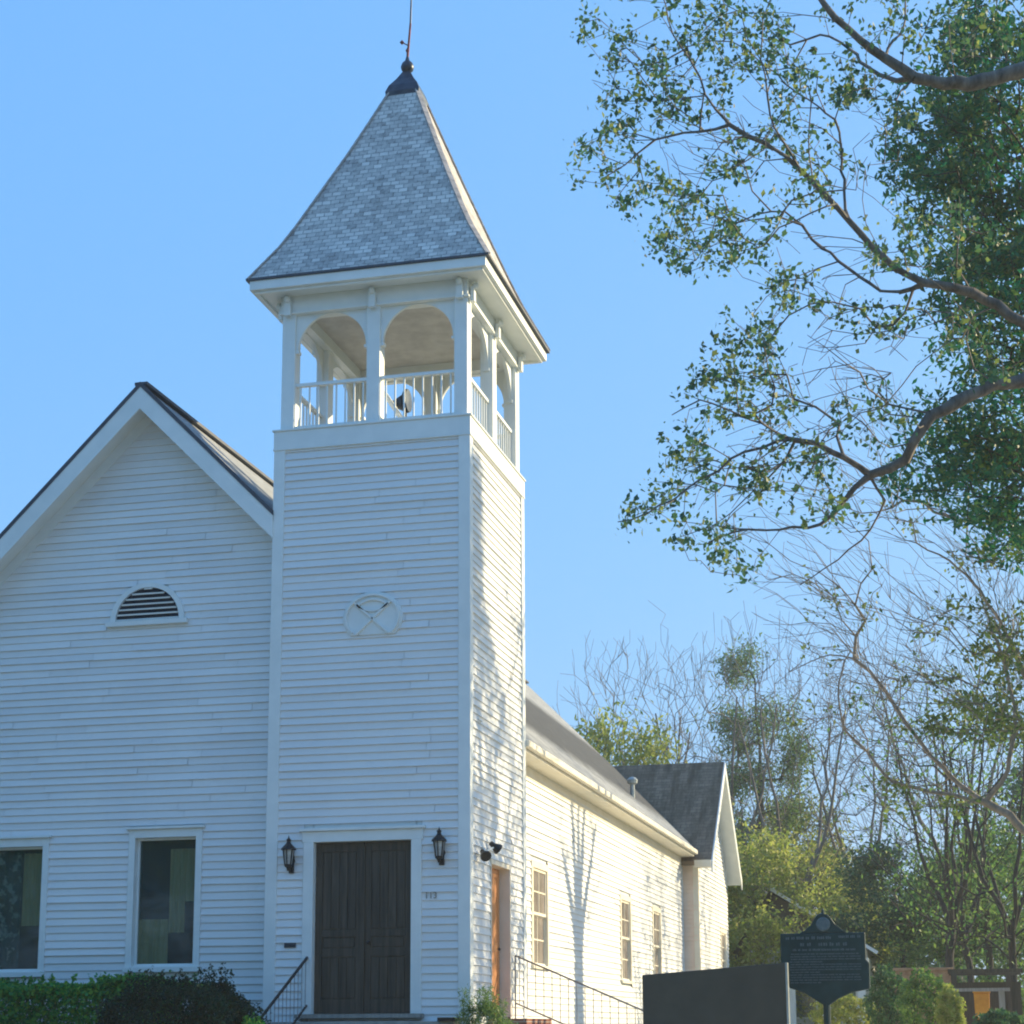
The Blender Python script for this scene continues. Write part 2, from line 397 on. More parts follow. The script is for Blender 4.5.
# right face with side door
mb=MB(); siding(mb,(0,0,0),(0,1,0),(1,0,0),ZB,ZT0,lambda a,b:cut(0,D,[(1.22,2.46,-.25,2.27)],a,b),6)
mb.build('tower_siding',M['paint'],church)
mb=MB()
DI=.16
mb.box((-W+.01,.01,ZB),(-2.40,D-.01,ZT0)).box((-.80,.01,ZB),(-.012,1.25,ZT0)).box((-2.41,.01,2.52),(-.79,1.25,ZT0)).box((-2.41,.2,ZB),(-.79,1.25,2.53))
mb.box((-2.41,1.24,ZB),(-.22,D-.01,ZT0)).box((-.23,2.43,ZB),(-.012,D-.01,ZT0)).box((-.23,1.24,2.24),(-.012,2.44,ZT0))
mb.box((-2.41,.01,ZB),(-.79,.21,-.12)).box((-.23,1.24,ZB),(-.012,2.44,-.12))
mb.build('tower_wall',M['trim'],church)
# corner boards
mb=MB(); cb=.040; cw=.14
for (x,y,dx,dy) in ((-W,0,1,1),(0,0,-1,1),(0,D,-1,-1),(-W,D,1,-1)):
    sx=-dx; sy=-dy
    mb.box((x+sx*cb,y+sy*cb,ZB),(x+dx*cw,y-sy*.005,ZT0))
    mb.box((x+sx*(cb-.002),y+sy*(cb-.002),ZB),(x-sx*.005,y+dy*cw,ZT0-.001))
mb.build('corner_board',M['trim'],church)
# belt trim + drip
def ring(mb,x0,x1,y0,y1,z0,z1,t):
    """closed rectangular ring of thickness t inward"""
    mb.box((x0,y0,z0),(x1,y0+t,z1)); mb.box((x0,y1-t,z0),(x1,y1,z1)); mb.box((x0,y0+t,z0),(x0+t,y1-t,z1)); mb.box((x1-t,y0+t,z0),(x1,y1-t,z1)); return mb
mb=MB(); o=.048
ring(mb,-W-o,o,-o,D+o,ZT0,ZT1,.12); ring(mb,-W-.07,.07,-.07,D+.07,ZT1,ZT1+.03,.3); ring(mb,-W-.055,.055,-.055,D+.055,ZT0-.03,ZT0,.10)
mb.build('belt_trim',M['trim'],church,bevel=.006)
MB().box((-W+.02,.02,ZT1-.06),(-.02,D-.02,ZT1-.005)).build('belfry_deck',M['greywood'],church)
# posts
ZD=ZT1+.03; ZBM=10.92
px=[(-W+.03,-W+.25),(-1.66,-1.44),(-.235,-.02)]
py=[(.03,.28),(D/2-.12,D/2+.12),(D-.28,D-.03)]
for i,(a,b) in enumerate(px):
    for j,(c,d) in enumerate(py):
        if i==1 and j==1: continue
        MB().box((a,c,ZD),(b,d,ZBM)).build('post',M['trim'],church,bevel=.012)
# top beam
mb=MB(); ring(mb,-W+.01,-.01,.01,D-.01,ZBM,11.20,.27); ring(mb,-W-.012,.012,-.012,D+.012,ZBM-.02,ZBM+.015,.30)
mb.build('belfry_beam',M['trim'],church,bevel=.006)
# arches
def arch(mb,P,U,N,L,z0,z1,th,dx=.0):
    P,U,N=Vector(P),Vector(U),Vector(N); hw=L/2-.03; cz=z0; n=14
    rr_=hw; rh=(z1-z0)-.03
    for side in (0,1):
        pts=[]
        for k in range(n+1):
            t=math.pi/2*k/n
            x=L/2-hw*math.cos(t) if side==0 else L/2+hw*math.cos(t)
            pts.append(P+U*x+Vector((0,0,cz+rh*math.sin(t))))
        e=P+U*(0 if side==0 else L)
        top=[P+U*(L/2)+Vector((0,0,z1)),e+Vector((0,0,z1)),e+Vector((0,0,z0))]
        poly=pts+top
        # build as strips against top edge
        for k in range(n):
            a,b=pts[k],pts[k+1]
            at_=Vector((a.x,a.y,z1)); bt=Vector((b.x,b.y,z1))
            mb.face([a+N*th,b+N*th,bt+N*th,at_+N*th] if side==0 else [b+N*th,a+N*th,at_+N*th,bt+N*th])
            mb.face([b,a,at_,bt] if side==0 else [a,b,bt,at_])
            mb.face([a,b,b+N*th,a+N*th])
        a=pts[0]; at_=Vector((a.x,a.y,z1)); e0=Vector((e.x,e.y,z0)); e1=Vector((e.x,e.y,z1))
        mb.face([e0+N*th,a+N*th,at_+N*th,e1+N*th]); mb.face([e0,a,at_,e1]); mb.face([e0,a,a+N*th,e0+N*th])
for k in range(2):
    a,b=px[k][1],px[k+1][0]
    for y in (.09,D-.15):
        mb=MB(); arch(mb,(a,y,0),(1,0,0),(0,1,0),b-a,10.30,ZBM-.001,.06); mb.build('arch_panel',M['trim'],church)
        for x in (a,b): MB().box((x-.055,y-.02,10.255),(x+.055,y+.08,10.30)).build('arch_spring_block',M['trim'],church)
    a,b=py[k][1],py[k+1][0]
    for x in (-.09,-W+.15):
        mb=MB(); arch(mb,(x,a,0),(0,1,0),(-1,0,0),b-a,10.30,ZBM-.001,.06); mb.build('arch_panel',M['trim'],church)
        for y in (a,b): MB().box((x-.08,y-.055,10.255),(x+.02,y+.055,10.30)).build('arch_spring_block',M['trim'],church)
# railings
def rail(P,Q):
    P,Q=Vector(P),Vector(Q); d=(Q-P); L=d.length; u=d/L; mb=MB()
    mb.bar(P+Vector((0,0,.76)),Q+Vector((0,0,.76)),.075,.05); mb.bar(P+Vector((0,0,.06)),Q+Vector((0,0,.06)),.05,.05)
    n=int(L/.14)
    for i in range(n): 
        c=P+u*(L*(i+.5)/n); mb.box((c.x-.012,c.y-.012,c.z+.085),(c.x+.012,c.y+.012,c.z+.735))
    return mb
for k in range(2):
    for y in (.12,D-.12): rail((px[k][1],y,ZD),(px[k+1][0],y,ZD)).build('railing',M['trim'],church)
    for x in (-.12,-W+.12): rail((x,py[k][1],ZD),(x,py[k+1][0],ZD)).build('railing',M['trim'],church)
# knobs brackets
for y,n_,xs_ in ((-.01,-1,[(a+b)/2 for a,b in px]),(D+.01,1,[(a+b)/2 for a,b in px])):
    for x in xs_:
        mb=MB().box((x-.055,y,10.86),(x+.055,y+n_*.06,11.10)); mb.lathe((x,y+n_*.07,11.12),[(0,-.06),(.04,-.044),(.055,0),(.04,.044),(0,.055)],10); mb.build('bracket_knob',M['trim'],church)
for x,n_ in ((.01,1),(-W-.01,-1)):
    for y in [(a+b)/2 for a,b in py]:
        mb=MB().box((x,y-.055,10.86),(x+n_*.06,y+.055,11.10)); mb.lathe((x+n_*.07,y,11.12),[(0,-.06),(.04,-.044),(.055,0),(.04,.044),(0,.055)],10); mb.build('bracket_knob',M['trim'],church)
# ceiling, soffit
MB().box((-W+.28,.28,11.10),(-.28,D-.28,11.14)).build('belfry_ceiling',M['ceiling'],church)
cxs,cys=-W/2,D/2; HX=1.95; 
mb=MB(); mb.box((cxs-1.90,cys-2.07,11.20),(cxs+1.90,cys+2.07,11.235)); mb.build('soffit',M['trim'],church)
mb=MB(); ring(mb,cxs-1.93,cxs+1.93,cys-2.10,cys+2.10,11.205,11.36,.04); ring(mb,cxs-1.87,cxs+1.87,cys-2.04,cys+2.04,11.16,11.20,.06); mb.build('fascia',M['trim'],church,bevel=.006)
# spire
prof=[(1.0,11.36),(1.0,11.40),(.93,11.56),(.79,12.08),(.71,12.50),(.545,13.32),(.41,14.0),(.13,15.40)]
prof=[(1.965,11.36),(1.97,11.395),(1.88,11.56),(1.585,12.10),(1.39,12.53),(1.07,13.30),(.785,14.0),(.25,15.38)]
# resample smooth
def corner(s,z,i):
    ky=2.13/1.985 if s>1 else 1+(2.13/1.985-1)*max(0,(s-.25)/.75)
    sx=(-1,1,1,-1)[i]; sy=(-1,-1,1,1)[i]
    return Vector((cxs+sx*s,cys+sy*s*ky,z))
mb=MB(); dist=0
lv=[]
for k in range(1,len(prof)-1):
    (s0,z0),(s1,z1)=prof[k],prof[k+1]; n=max(1,int((z1-z0)/.35))
    for q in range(n): lv.append((s0+(s1-s0)*q/n,z0+(z1-z0)*q/n))
lv.append(prof[-1])
for k in range(len(lv)-1):
    (s0,z0),(s1,z1)=lv[k],lv[k+1]; seg=math.hypot(s1-s0,z1-z0)
    for i in range(4):
        a,b=corner(s0,z0,i),corner(s0,z0,(i+1)%4); c,d=corner(s1,z1,(i+1)%4),corner(s1,z1,i)
        o_=i*13.7
        mb.face([a,b,c,d],[(o_-s0,dist),(o_+s0,dist),(o_+s1,dist+seg),(o_-s1,dist+seg)])
    dist+=seg
mb.face([corner(*lv[-1],i) for i in range(4)])
mb.build('spire_roof',M['spire'],church)
# hip ridge shingles
for i in range(4):
    mb=MB()
    for k in range(len(lv)-1):
        a,b=corner(*lv[k],i),corner(*lv[k+1],i); ctr=Vector((cxs,cys,a.z)); 
        n=max(1,int((b-a).length/.16))
        for q in range(n):
            p=a+(b-a)*q/n; r=a+(b-a)*(q+1.05)/n; outv=(p-ctr).normalized()
            mb.bar(p+outv*.002,r-outv*.002,.09,.02,upv=tuple(outv))
    mb.build('spire_hip_cap',M['hipcap'],church)
for f_ in [0]:
    mb=MB(); ring(mb,cxs-1.985,cxs+1.985,cys-2.13,cys+2.13,11.362,11.398,.2); mb.build('drip_edge',M['edge'],church)
mb=MB()
def sq(mb,levels):
    for k in range(len(levels)-1):
        (s0,z0),(s1,z1)=levels[k],levels[k+1]
        for i in range(4):
            c4=[(-1,-1),(1,-1),(1,1),(-1,1)]; a,b=c4[i],c4[(i+1)%4]
            mb.face([(cxs+a[0]*s0,cys+a[1]*s0,z0),(cxs+b[0]*s0,cys+b[1]*s0,z0),(cxs+b[0]*s1,cys+b[1]*s1,z1),(cxs+a[0]*s1,cys+a[1]*s1,z1)])
sq(mb,[(.25,15.28),(.285,15.26),(.30,15.36),(.25,15.50),(.15,15.66),(.08,15.80),(.05,15.86)])
cap=mb.build('spire_cap',M['metal_dark'],church)
mb=MB().lathe((cxs,cys,15.94),[(.04,-.12),(.1,-.06),(.115,0),(.09,.07),(.045,.11),(.02,.2),(.016,.3)],14)
mb.build('finial_ball',M['metal_dark'],cap,smooth=True)
mb=MB().tube((cxs,cys,16.1),(cxs+.05,cys,16.75),.022,.018).lathe((cxs,cys,16.25),[(0,-.07),(.035,0),(0,.07)],8).lathe((cxs-.1,cys,16.42),[(0,-.05),(.04,0),(0,.05)],8).bar((cxs-.1,cys,16.42),(cxs+.02,cys,16.34),.016)
mb.build('finial_ornament',M['rust'],cap)
MB().tube((cxs+.05,cys,16.74),(cxs+.08,cys,17.9),.017,.008).build('lightning_rod',M['metal_dark'],cap)

# ---- door frame and double door
mb=MB()
mb.box((-2.54,-.05,-.06),(-2.38,.16,2.47)).box((-.86,-.05,-.06),(-.70,.16,2.47)).box((-2.56,-.05,2.47),(-.68,.16,2.63)).box((-2.60,-.09,2.632),(-.64,.02,2.675))
df=mb.build('door_frame',M['trim'],church,bevel=.005)
MB().box((-2.60,-.16,-.115),(-.66,.16,-.055)).build('door_sill',M['greywood'],church)
def leafdoor(x0,x1):
    y=.085; mb=MB(); mb.box((x0,y,-.05),(x1,y+.05,2.466))
    # stiles / rails proud of the field
    p=y-.018; st=.11
    mb.box((x0,p,-.05),(x0+st,y-.001,2.466)).box((x1-st,p,-.05),(x1,y-.001,2.466))
    for z0,z1 in ((-.05,.16),(.78,.90),(1.07,1.17),(2.33,2.466)):
        mb.box((x0+st,p,z0),(x1-st,y-.001,z1))
    c=(x0+x1)/2
    # vertical boards in the upper field and the lower panel
    n=4
    for z0,z1 in ((1.19,2.31),(.18,.76)):
        for k in range(n):
            a=x0+st+.008+(x1-x0-2*st-.016)*k/n; b=x0+st+.008+(x1-x0-2*st-.016)*(k+1)/n
            mb.box((a+.006,y-.012,z0),(b-.006,y-.001,z1))
    mb.box((x0+st+.03,y-.012,.92),(x1-st-.03,y-.001,1.05))
    return mb
dl=leafdoor(-2.378,-1.625).build('door',M['door'],church,bevel=.003)
dr=leafdoor(-1.617,-.862).build('door',M['door'],church,bevel=.003)
MB().box((-1.65,.045,-.05),(-1.60,.084,2.4)).build('astragal',M['door'],dl)
MB().lathe((-1.535,.05,.98),[(0,-.03),(.028,-.02),(.03,0),(.015,.02),(.012,.04)],12,(0,1,0)).build('handle',M['black'],dr)
# mail slot and number
MB().box((-2.82,-.04,.92),(-2.64,-.018,.99)).build('mail_slot',M['metal_dark'],church)
def text(s,size,loc,rot,mat,parent,name,extr=.006):
    c=bpy.data.curves.new(name,'FONT'); c.body=s; c.size=size; c.extrude=extr; c.align_x='CENTER'
    o=bpy.data.objects.new(name,c); col.objects.link(o)
    dg=bpy.context.evaluated_depsgraph_get(); me=bpy.data.meshes.new_from_object(o.evaluated_get(dg)); bpy.data.objects.remove(o)
    me.materials.clear(); me.materials.append(mat)
    mo=link(bpy.data.objects.new(name,me)); mo.parent=parent; mo.location=Vector(loc)-org(parent); mo.rotation_euler=rot
    ORG[mo.name]=Vector(loc); return mo
text('113',.13,(-.56,-.032,1.60),(R(90),0,0),M['greywood'],church,'house_number')
# medallion
mb=MB(); n=24; cxm=-1.49; y=-.02
pts=[]
for k in range(n+1):
    t=-.72+(math.pi+1.44)*k/n; pts.append((cxm+.475*math.cos(t),-.045,5.86+.40*math.sin(t)))
mb.prism(pts,(0,.04,0))
md=mb.build('medallion',M['trim'],church)
mb=MB()
for k in range(n):
    t0,t1=-.72+(math.pi+1.44)*k/n,-.72+(math.pi+1.44)*(k+1)/n
    mb.bar((cxm+.42*math.cos(t0),-.06,5.86+.35*math.sin(t0)),(cxm+.42*math.cos(t1),-.06,5.86+.35*math.sin(t1)),.028,.05,upv=(0,1,0))
for s in (1,-1): mb.bar((cxm-.27*s,-.062,5.60),(cxm+.29*s,-.062,6.10),.03,.035,upv=(0,1,0))
for k in range(8):
    f=lambda t:(cxm-.25+.5*t,-.062,6.05-.09*math.sin(math.pi*t)); mb.bar(f(k/8),f((k+1)/8),.03,.035,upv=(0,1,0))
    f=lambda t:(cxm-.25+.5*t,-.062,6.05+.09*math.sin(math.pi*t)); mb.bar(f(k/8),f((k+1)/8),.03,.035,upv=(0,1,0))
mb.build('cross_moulding',M['trim'],md)

# ---- side door on the right face
mb=MB().box((-.20,1.22,-.1),(.03,1.25,2.20)).box((-.20,2.40,-.1),(.03,2.46,2.20)).box((-.20,1.22,2.20),(.03,2.46,2.27))
mb.build('side_door_frame',M['peach'],church)
sd=MB().box((-.20,1.25,-.1),(-.15,2.40,2.199)).box((-.15,1.27,-.08),(-.14,1.40,2.18)).box((-.15,2.25,-.08),(-.14,2.38,2.18)).box((-.15,1.40,.9),(-.141,2.25,1.05)).box((-.15,1.40,2.05),(-.141,2.25,2.18)).build('side_door',M['odoor'],church)
MB().lathe((-.12,2.28,.95),[(0,-.02),(.03,0),(0,.03)],10,(1,0,0)).build('handle',M['black'],sd)

# ---- gable front
XA,ZA,YG=-5.4477,9.9503,-.05; YW=.45; XL=2*XA+.4
XN=-.4
win=[(-5.60,-4.37,.60,2.80),(-8.24,-6.97,.55,2.72)]
louv=(-6.03,-4.82,6.1,6.75)
def gab_iv(za,zb):
    zc=zb
    a=max(XL,XA-(ZA-.12-zc)); b=min(-W+.01,XA+(ZA-.12-zc))
    if b<=a: return []
    h=[(x0-XL,x1-XL,z0,z1) for x0,x1,z0,z1 in win]
    segs=cut(a-XL,b-XL,h,za,zb)
    zm=(za+zb)/2
    if 6.09<zm<6.76:
        hw=.60 if zm<6.2 else .60*math.sqrt(max(0,1-((zm-6.15)/.62)**2)); c=-5.42-XL; o2=[]
        for s0,s1 in segs: o2+=cut(s0,s1,[(c-hw,c+hw,za,zb)],za,zb)
        segs=o2
    return segs
mb=MB(); siding(mb,(XL,YW,0),(1,0,0),(0,-1,0),ZB,ZA-.3,gab_iv,9); mb.build('nave_siding',M['paint'],church); mb=MB()
# left side wall + rear
siding(mb,(XL,23.6,0),(0,-1,0),(-1,0,0),ZB,4.2,lambda a,b:[(0,23.6-YW)],10); mb.build('nave_siding',M['paint'],church); mb=MB()
nwin=[(5.60,6.95,.76,2.66),(14.15,15.5,.70,2.66),(18.45,19.75,.70,2.66)]
siding(mb,(XN,D,0),(0,1,0),(1,0,0),ZB,4.35,lambda a,b:cut(0,23.6-D,[(y0-D,y1-D,z0,z1) for y0,y1,z0,z1 in nwin],a,b),11)
mb.build('nave_siding',M['paint'],church)
# solid wall shells (with window recesses left open)
mb=MB()
def wallx(mb,x0,x1,y0,y1,z0,z1,holes,ax):
    """wall slab along axis ax with rectangular holes (a0,a1,z0,z1)"""
    cuts=sorted(set([ (x0 if ax==0 else y0),(x1 if ax==0 else y1)]+[h for hh in holes for h in hh[:2]]))
    for a,b in zip(cuts[:-1],cuts[1:]):
        hs=[h for h in holes if h[0]<=a+1e-6 and h[1]>=b-1e-6]
        parts=[(z0,z1)] if not hs else [(z0,hs[0][2]),(hs[0][3],z1)]
        for p,q in parts:
            if ax==0: mb.box((a,y0,p),(b,y1,q))
            else: mb.box((x0,a,p),(x1,b,q))
wallx(mb,XL+.01,-W+.0,YW+.012,YW+.22,ZB,4.3,[(a+.1,b-.1,c+.1,d-.1) for a,b,c,d in win],0)
# gable triangle
zt_=4.3
mb.prism([(XA-(ZA-.15-zt_),YW+.012,zt_),(XA+(ZA-.15-zt_),YW+.012,zt_),(XA,YW+.012,ZA-.15)],(0,.2,0))
wallx(mb,XN-.22,XN-.012,D,23.6,ZB,4.45,[(a+.1,b-.1,c+.1,d-.1) for a,b,c,d in nwin],1)
mb.box((XL+.012,YW+.25,ZB),(XL+.2,23.6,4.45)).box((XL,23.4,ZB),(XN,23.6,4.45))
mb.build('nave_wall',M['trim'],church)
# dark interior so the windows look into a room
MB().box((XL+.35,2.6,ZB),(XN-.9,2.65,4.2)).box((XN-.95,3.6,ZB),(XN-.9,23,4.2)).box((XL+.3,.7,ZB),(XL+.35,23,4.2)).box((XL+.35,.7,ZB+.9),(XN-.9,2.6,ZB+.95)).build('interior_wall',M['dark_in'],church)
# roof slabs: right and left slope
def slope(mb,y0,y1,sgn,za=ZA,run=None,th=.10,base=None):
    run=run if run else -XA+.02
    n=Vector((sgn*1,0,1)).normalized()
    a0=Vector((XA,y0,za)); a1=Vector((XA,y1,za)); b0=Vector((XA+sgn*run,y0,za-run)); b1=Vector((XA+sgn*run,y1,za-run))
    L=(b0-a0).length; e0=((base or run)-run)*1.4142
    top=[a0,b0,b1,a1] if sgn>0 else [a1,b1,b0,a0]
    L+=e0; uvs=[(y0,L),(y0,e0),(y1,e0),(y1,L)] if sgn>0 else [(y1,L),(y1,0),(y0,0),(y0,L)]
    mb.face(top,uvs)
    d=Vector((0,0,-th*1.41))
    mb.face([b0+d,a0+d,a1+d,b1+d]); mb.face([a0,a0+d,b0+d,b0]); mb.face([b0,b0+d,b1+d,b1]); mb.face([a1+d,a1,b1,b1+d])
rw=-W-XA-.03   # the front part of the right slope stops at the tower
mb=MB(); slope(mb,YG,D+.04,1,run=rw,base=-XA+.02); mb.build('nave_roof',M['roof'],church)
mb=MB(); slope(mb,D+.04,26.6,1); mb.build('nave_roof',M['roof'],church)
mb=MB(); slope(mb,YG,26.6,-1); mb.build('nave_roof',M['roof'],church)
MB().bar((XA,YG,ZA+.01),(XA,26.5,ZA+.01),.22,.05).build('ridge_cap',M['edge'],church)
# rake boards & soffit
for sgn in (1,-1):
    run=-XA if sgn<0 else rw; mb=MB()
    a=Vector((XA,YG-.02,ZA+.005)); b=Vector((XA+sgn*run,YG-.02,ZA+.005-run))
    mb.prism([a+Vector((0,0,-.03)),b+Vector((0,0,-.03)),b+Vector((0,0,-.42)),a+Vector((0,0,-.42))],(0,.035,0)); mb.build('rake_board',M['trim'],church)
    mb=MB(); mb.prism([a+Vector((0,-.012,.03)),b+Vector((0,-.012,.03)),b+Vector((0,-.012,-.055)),a+Vector((0,-.012,-.055))],(0,.04,0)); mb.build('roof_edge_strip',M['edge'],church)
    mb=MB(); mb.prism([(XA,YG+.016,ZA-.20),(XA+sgn*run,YG+.016,ZA-.20-run),(XA+sgn*run,YG+.016,ZA-.235-run),(XA,YG+.016,ZA-.235)],(0,YW-YG-.016,0)); mb.build('rake_soffit',M['trim'],church)
    mb=MB(); mb.prism([(XA,YW-.03,ZA-.236),(XA+sgn*run,YW-.03,ZA-.236-run),(XA+sgn*run,YW-.03,ZA-.46-run),(XA,YW-.03,ZA-.46)],(0,.028,0)); mb.build('frieze_board',M['trim'],church)
# eave gutter/fascia/soffit right & left
for sgn,y0 in ((1,D+.035),(-1,YG)):
    xe=XA+sgn*(-XA)
    ze=ZA+XA
    mb=MB().box((xe-sgn*.04,y0,ze-.22),(xe+sgn*.0,23.3,ze-.01)); mb.box((xe-sgn*.0,y0,ze-.16),(xe+sgn*.10,23.3,ze-.04)); mb.build('eave_gutter',M['peach'],church,bevel=.02)
    MB().box((xe-sgn*.04,y0,ze-.21),(xe-sgn*.40,23.6,ze-.17)).build('eave_soffit',M['peach'],church)
    MB().box((xe-sgn*.37,y0,ze-.42),(xe-sgn*.40,23.6,ze-.211)).build('eave_frieze',M['peach'],church)
# corner boards of nave
mb=MB().box((XN-.005,23.45,ZB),(XN+.028,23.598,4.1)); mb.build('nave_corner_board',M['trim'],church)
MB().box((XN-.005,D+.05,ZB),(XN+.028,D+.15,4.1)).build('nave_corner_board',M['trim'],church)
mb=MB().box((XL-.028,YW-.028,ZB),(XL+.13,YW+.01,4.3))
mb.build('nave_corner_board',M['trim'],church)
# windows in the front gable
def gwin(x0,x1,z0,z1,refl_rects):
    f=MB(); t=.105; y=YW-.045
    f.box((x0,y,z0+.08),(x0+t,YW+.18,z1)).box((x1-t,y,z0+.08),(x1,YW+.18,z1)).box((x0+t,y,z1-.13),(x1-t,YW+.18,z1)).box((x0-.02,y-.03,z0),(x1+.02,YW+.18,z0+.08)).box((x0-.04,y-.045,z1+.001),(x1+.04,YW+.02,z1+.04))
    g=.035
    f.box((x0+t,YW+.07,z0+.08),(x0+t+g,YW+.14,z1-.13)).box((x1-t-g,YW+.07,z0+.08),(x1-t,YW+.14,z1-.13)).box((x0+t+g,YW+.07,z1-.165),(x1-t-g,YW+.14,z1-.13)).box((x0+t+g,YW+.07,z0+.08),(x1-t-g,YW+.14,z0+.13))
    fo=f.build('window',M['trim'],church,bevel=.004)
    MB().box((x0+t+g,YW+.10,z0+.13),(x1-t-g,YW+.106,z1-.165)).build('pane',M['glass'],fo)
    for a,b,c,d in refl_rects:
        X0,X1,Z0,Z1=x0+t+g,x1-t-g,z0+.13,z1-.165
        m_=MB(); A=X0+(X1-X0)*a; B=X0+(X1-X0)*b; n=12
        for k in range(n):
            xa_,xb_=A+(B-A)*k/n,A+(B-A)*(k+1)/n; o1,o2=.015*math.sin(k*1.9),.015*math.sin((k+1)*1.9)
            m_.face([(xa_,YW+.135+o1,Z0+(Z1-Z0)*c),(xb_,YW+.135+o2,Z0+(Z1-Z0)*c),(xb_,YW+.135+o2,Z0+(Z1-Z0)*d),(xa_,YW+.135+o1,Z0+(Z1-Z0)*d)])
        m_.build('curtain',M['leafprint'] if (c,d)==(.02,.99) else M['khaki'],fo)  # panels behind the glass carry painted window reflections
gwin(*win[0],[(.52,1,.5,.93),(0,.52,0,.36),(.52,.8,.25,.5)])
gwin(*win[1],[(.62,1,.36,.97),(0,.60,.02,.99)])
# louvre
mb=MB(); c=-5.42; z0=6.15; n=20
def arcring(r0,r1,h0,h1,y0,y1):
    m_=MB()
    for k in range(n):
        t0,t1=math.pi*k/n,math.pi*(k+1)/n
        q=[(c+r*math.cos(t),z0+h*math.sin(t)) for r,h,t in ((r0,h0,t0),(r1,h1,t0),(r1,h1,t1),(r0,h0,t1))]
        m_.prism([(x,y0,z) for x,z in q],(0,y1-y0,0))
    return m_
lf=arcring(.55,.64,.54,.62,YW-.055,YW+.01)
lf.box((-6.12,YW-.09,6.07),(-4.72,YW-.0,6.145))
lo=lf.build('louvre_vent',M['trim'],church)
m_=MB()
m_.prism([(c+.56*math.cos(math.pi*k/n),YW-.006,z0+.55*math.sin(math.pi*k/n)) for k in range(n+1)],(0,.014,0)); m_.build('vent_backing',M['louvre_in'],lo)  # near-black sheet paints the shade between the slats
m_=MB()
for k in range(7):
    z=z0+.035+k*.083; hw=.55*math.sqrt(max(.02,1-((z-z0+.02)/.55)**2))
    m_.obox((c,YW-.032,z-.01),(1,0,0),(0,.94,.34),(0,-.34,.94),hw-.01,.018,.012)
m_.build('vent_slats',M['trim'],lo)
# nave side windows
def nwindow(y0,y1,z0,z1,x=XN):
    f=MB(); t=.11
    f.box((x-.12,y0,z0+.06),(x+.036,y0+t,z1)).box((x-.12,y1-t,z0+.06),(x+.036,y1,z1)).box((x-.12,y0+t,z1-.12),(x+.036,y1-t,z1)).box((x-.12,y0-.03,z0),(x+.07,y1+.03,z0+.06))
    zm=(z0+z1)/2
    for (za,zb,xo) in ((zm,z1-.12,.005),(z0+.06,zm+.03,-.03)):
        f.box((x+xo-.03,y0+t,zb-.05),(x+xo,y1-t,zb)).box((x+xo-.03,y0+t,za),(x+xo,y1-t,za+.05)).box((x+xo-.03,y0+t,za+.05),(x+xo,y0+t+.05,zb-.05)).box((x+xo-.03,y1-t-.05,za+.05),(x+xo,y1-t,zb-.05)).box((x+xo-.025,(y0+y1)/2-.012,za+.05),(x+xo-.003,(y0+y1)/2+.012,zb-.05)).box((x+xo-.024,y0+t+.05,(za+zb)/2-.012),(x+xo-.004,y1-t-.05,(za+zb)/2+.012))
    fo=f.build('window',M['peach'],church)
    MB().box((x-.016,y0+t+.05,zm+.05),(x-.012,y1-t-.05,z1-.17)).build('pane',M['sideglass'],fo)
    MB().box((x-.050,y0+t+.05,z0+.11),(x-.046,y1-t-.05,zm-.02)).build('pane',M['sideglass'],fo)
for w_ in nwin: nwindow(*w_)
# transept
XT=.03; TY0,TY1=23.6,29.9; TR=26.75; TZ=7.36
mb=MB()
siding(mb,(XT,TY0,0),(0,1,0),(1,0,0),ZB,TZ-.2,lambda a,b:(lambda y0,y1: cut(max(0,y0-TY0),min(TY1-TY0,y1-TY0),[(4.4,5.6,.7,2.6)],a,b) if y1>y0 else [])(TR-(TZ-.15-b)/.93,TR+(TZ-.15-b)/.93),12); mb.build('transept_siding',M['paint'],church); mb=MB()
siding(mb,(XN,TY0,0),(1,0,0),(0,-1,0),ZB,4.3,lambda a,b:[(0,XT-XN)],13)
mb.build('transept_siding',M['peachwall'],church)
mb=MB(); mb.box((XT-.2,TY0+.012,ZB),(XT-.012,TY0+4.5,4.45)).box((XT-.2,TY0+5.5,ZB),(XT-.012,TY1,4.45)).box((XT-.2,TY0+4.5,ZB),(XT-.012,TY0+5.5,.8)).box((XT-.2,TY0+4.5,2.5),(XT-.012,TY0+5.5,4.45)).box((XL,TY1-.2,ZB),(XT-.2,TY1,4.45)).box((XN,TY0+.012,ZB),(XT-.2,TY0+.2,4.45))
mb.prism([(XT-.012,TR-(TZ-.15-4.45)/.93,4.45),(XT-.012,TR+(TZ-.15-4.45)/.93,4.45),(XT-.012,TR,TZ-.15)],(-.2,0,0))
mb.build('transept_wall',M['trim'],church)
nwindow(TY0+4.4,TY0+5.6,.7,2.6,XT)
mb=MB(); XR=XT+.42; n_=math.hypot(1,.93)
for s in (-1,1):
    run=3.42; a0=Vector((XR,TR,TZ)); a1=Vector((XL-1,TR,TZ)); b0=Vector((XR,TR+s*run,TZ-.93*run)); b1=Vector((XL-1,TR+s*run,TZ-.93*run)); L=(a0-b0).length
    pts=[a0,a1,b1,b0] if s<0 else [a0,b0,b1,a1]
    uv=[(0,L),(14,L),(14,0),(0,0)] if s<0 else [(0,L),(0,0),(14,0),(14,L)]
    mb.face(pts,uv); d=Vector((0,0,-.13)); mb.face([p+d for p in pts][::-1]); mb.face([a0,b0,b0+d,a0+d]); mb.face([b0,b1,b1+d,b0+d])
mb.build('transept_roof',M['roofdark'],church)
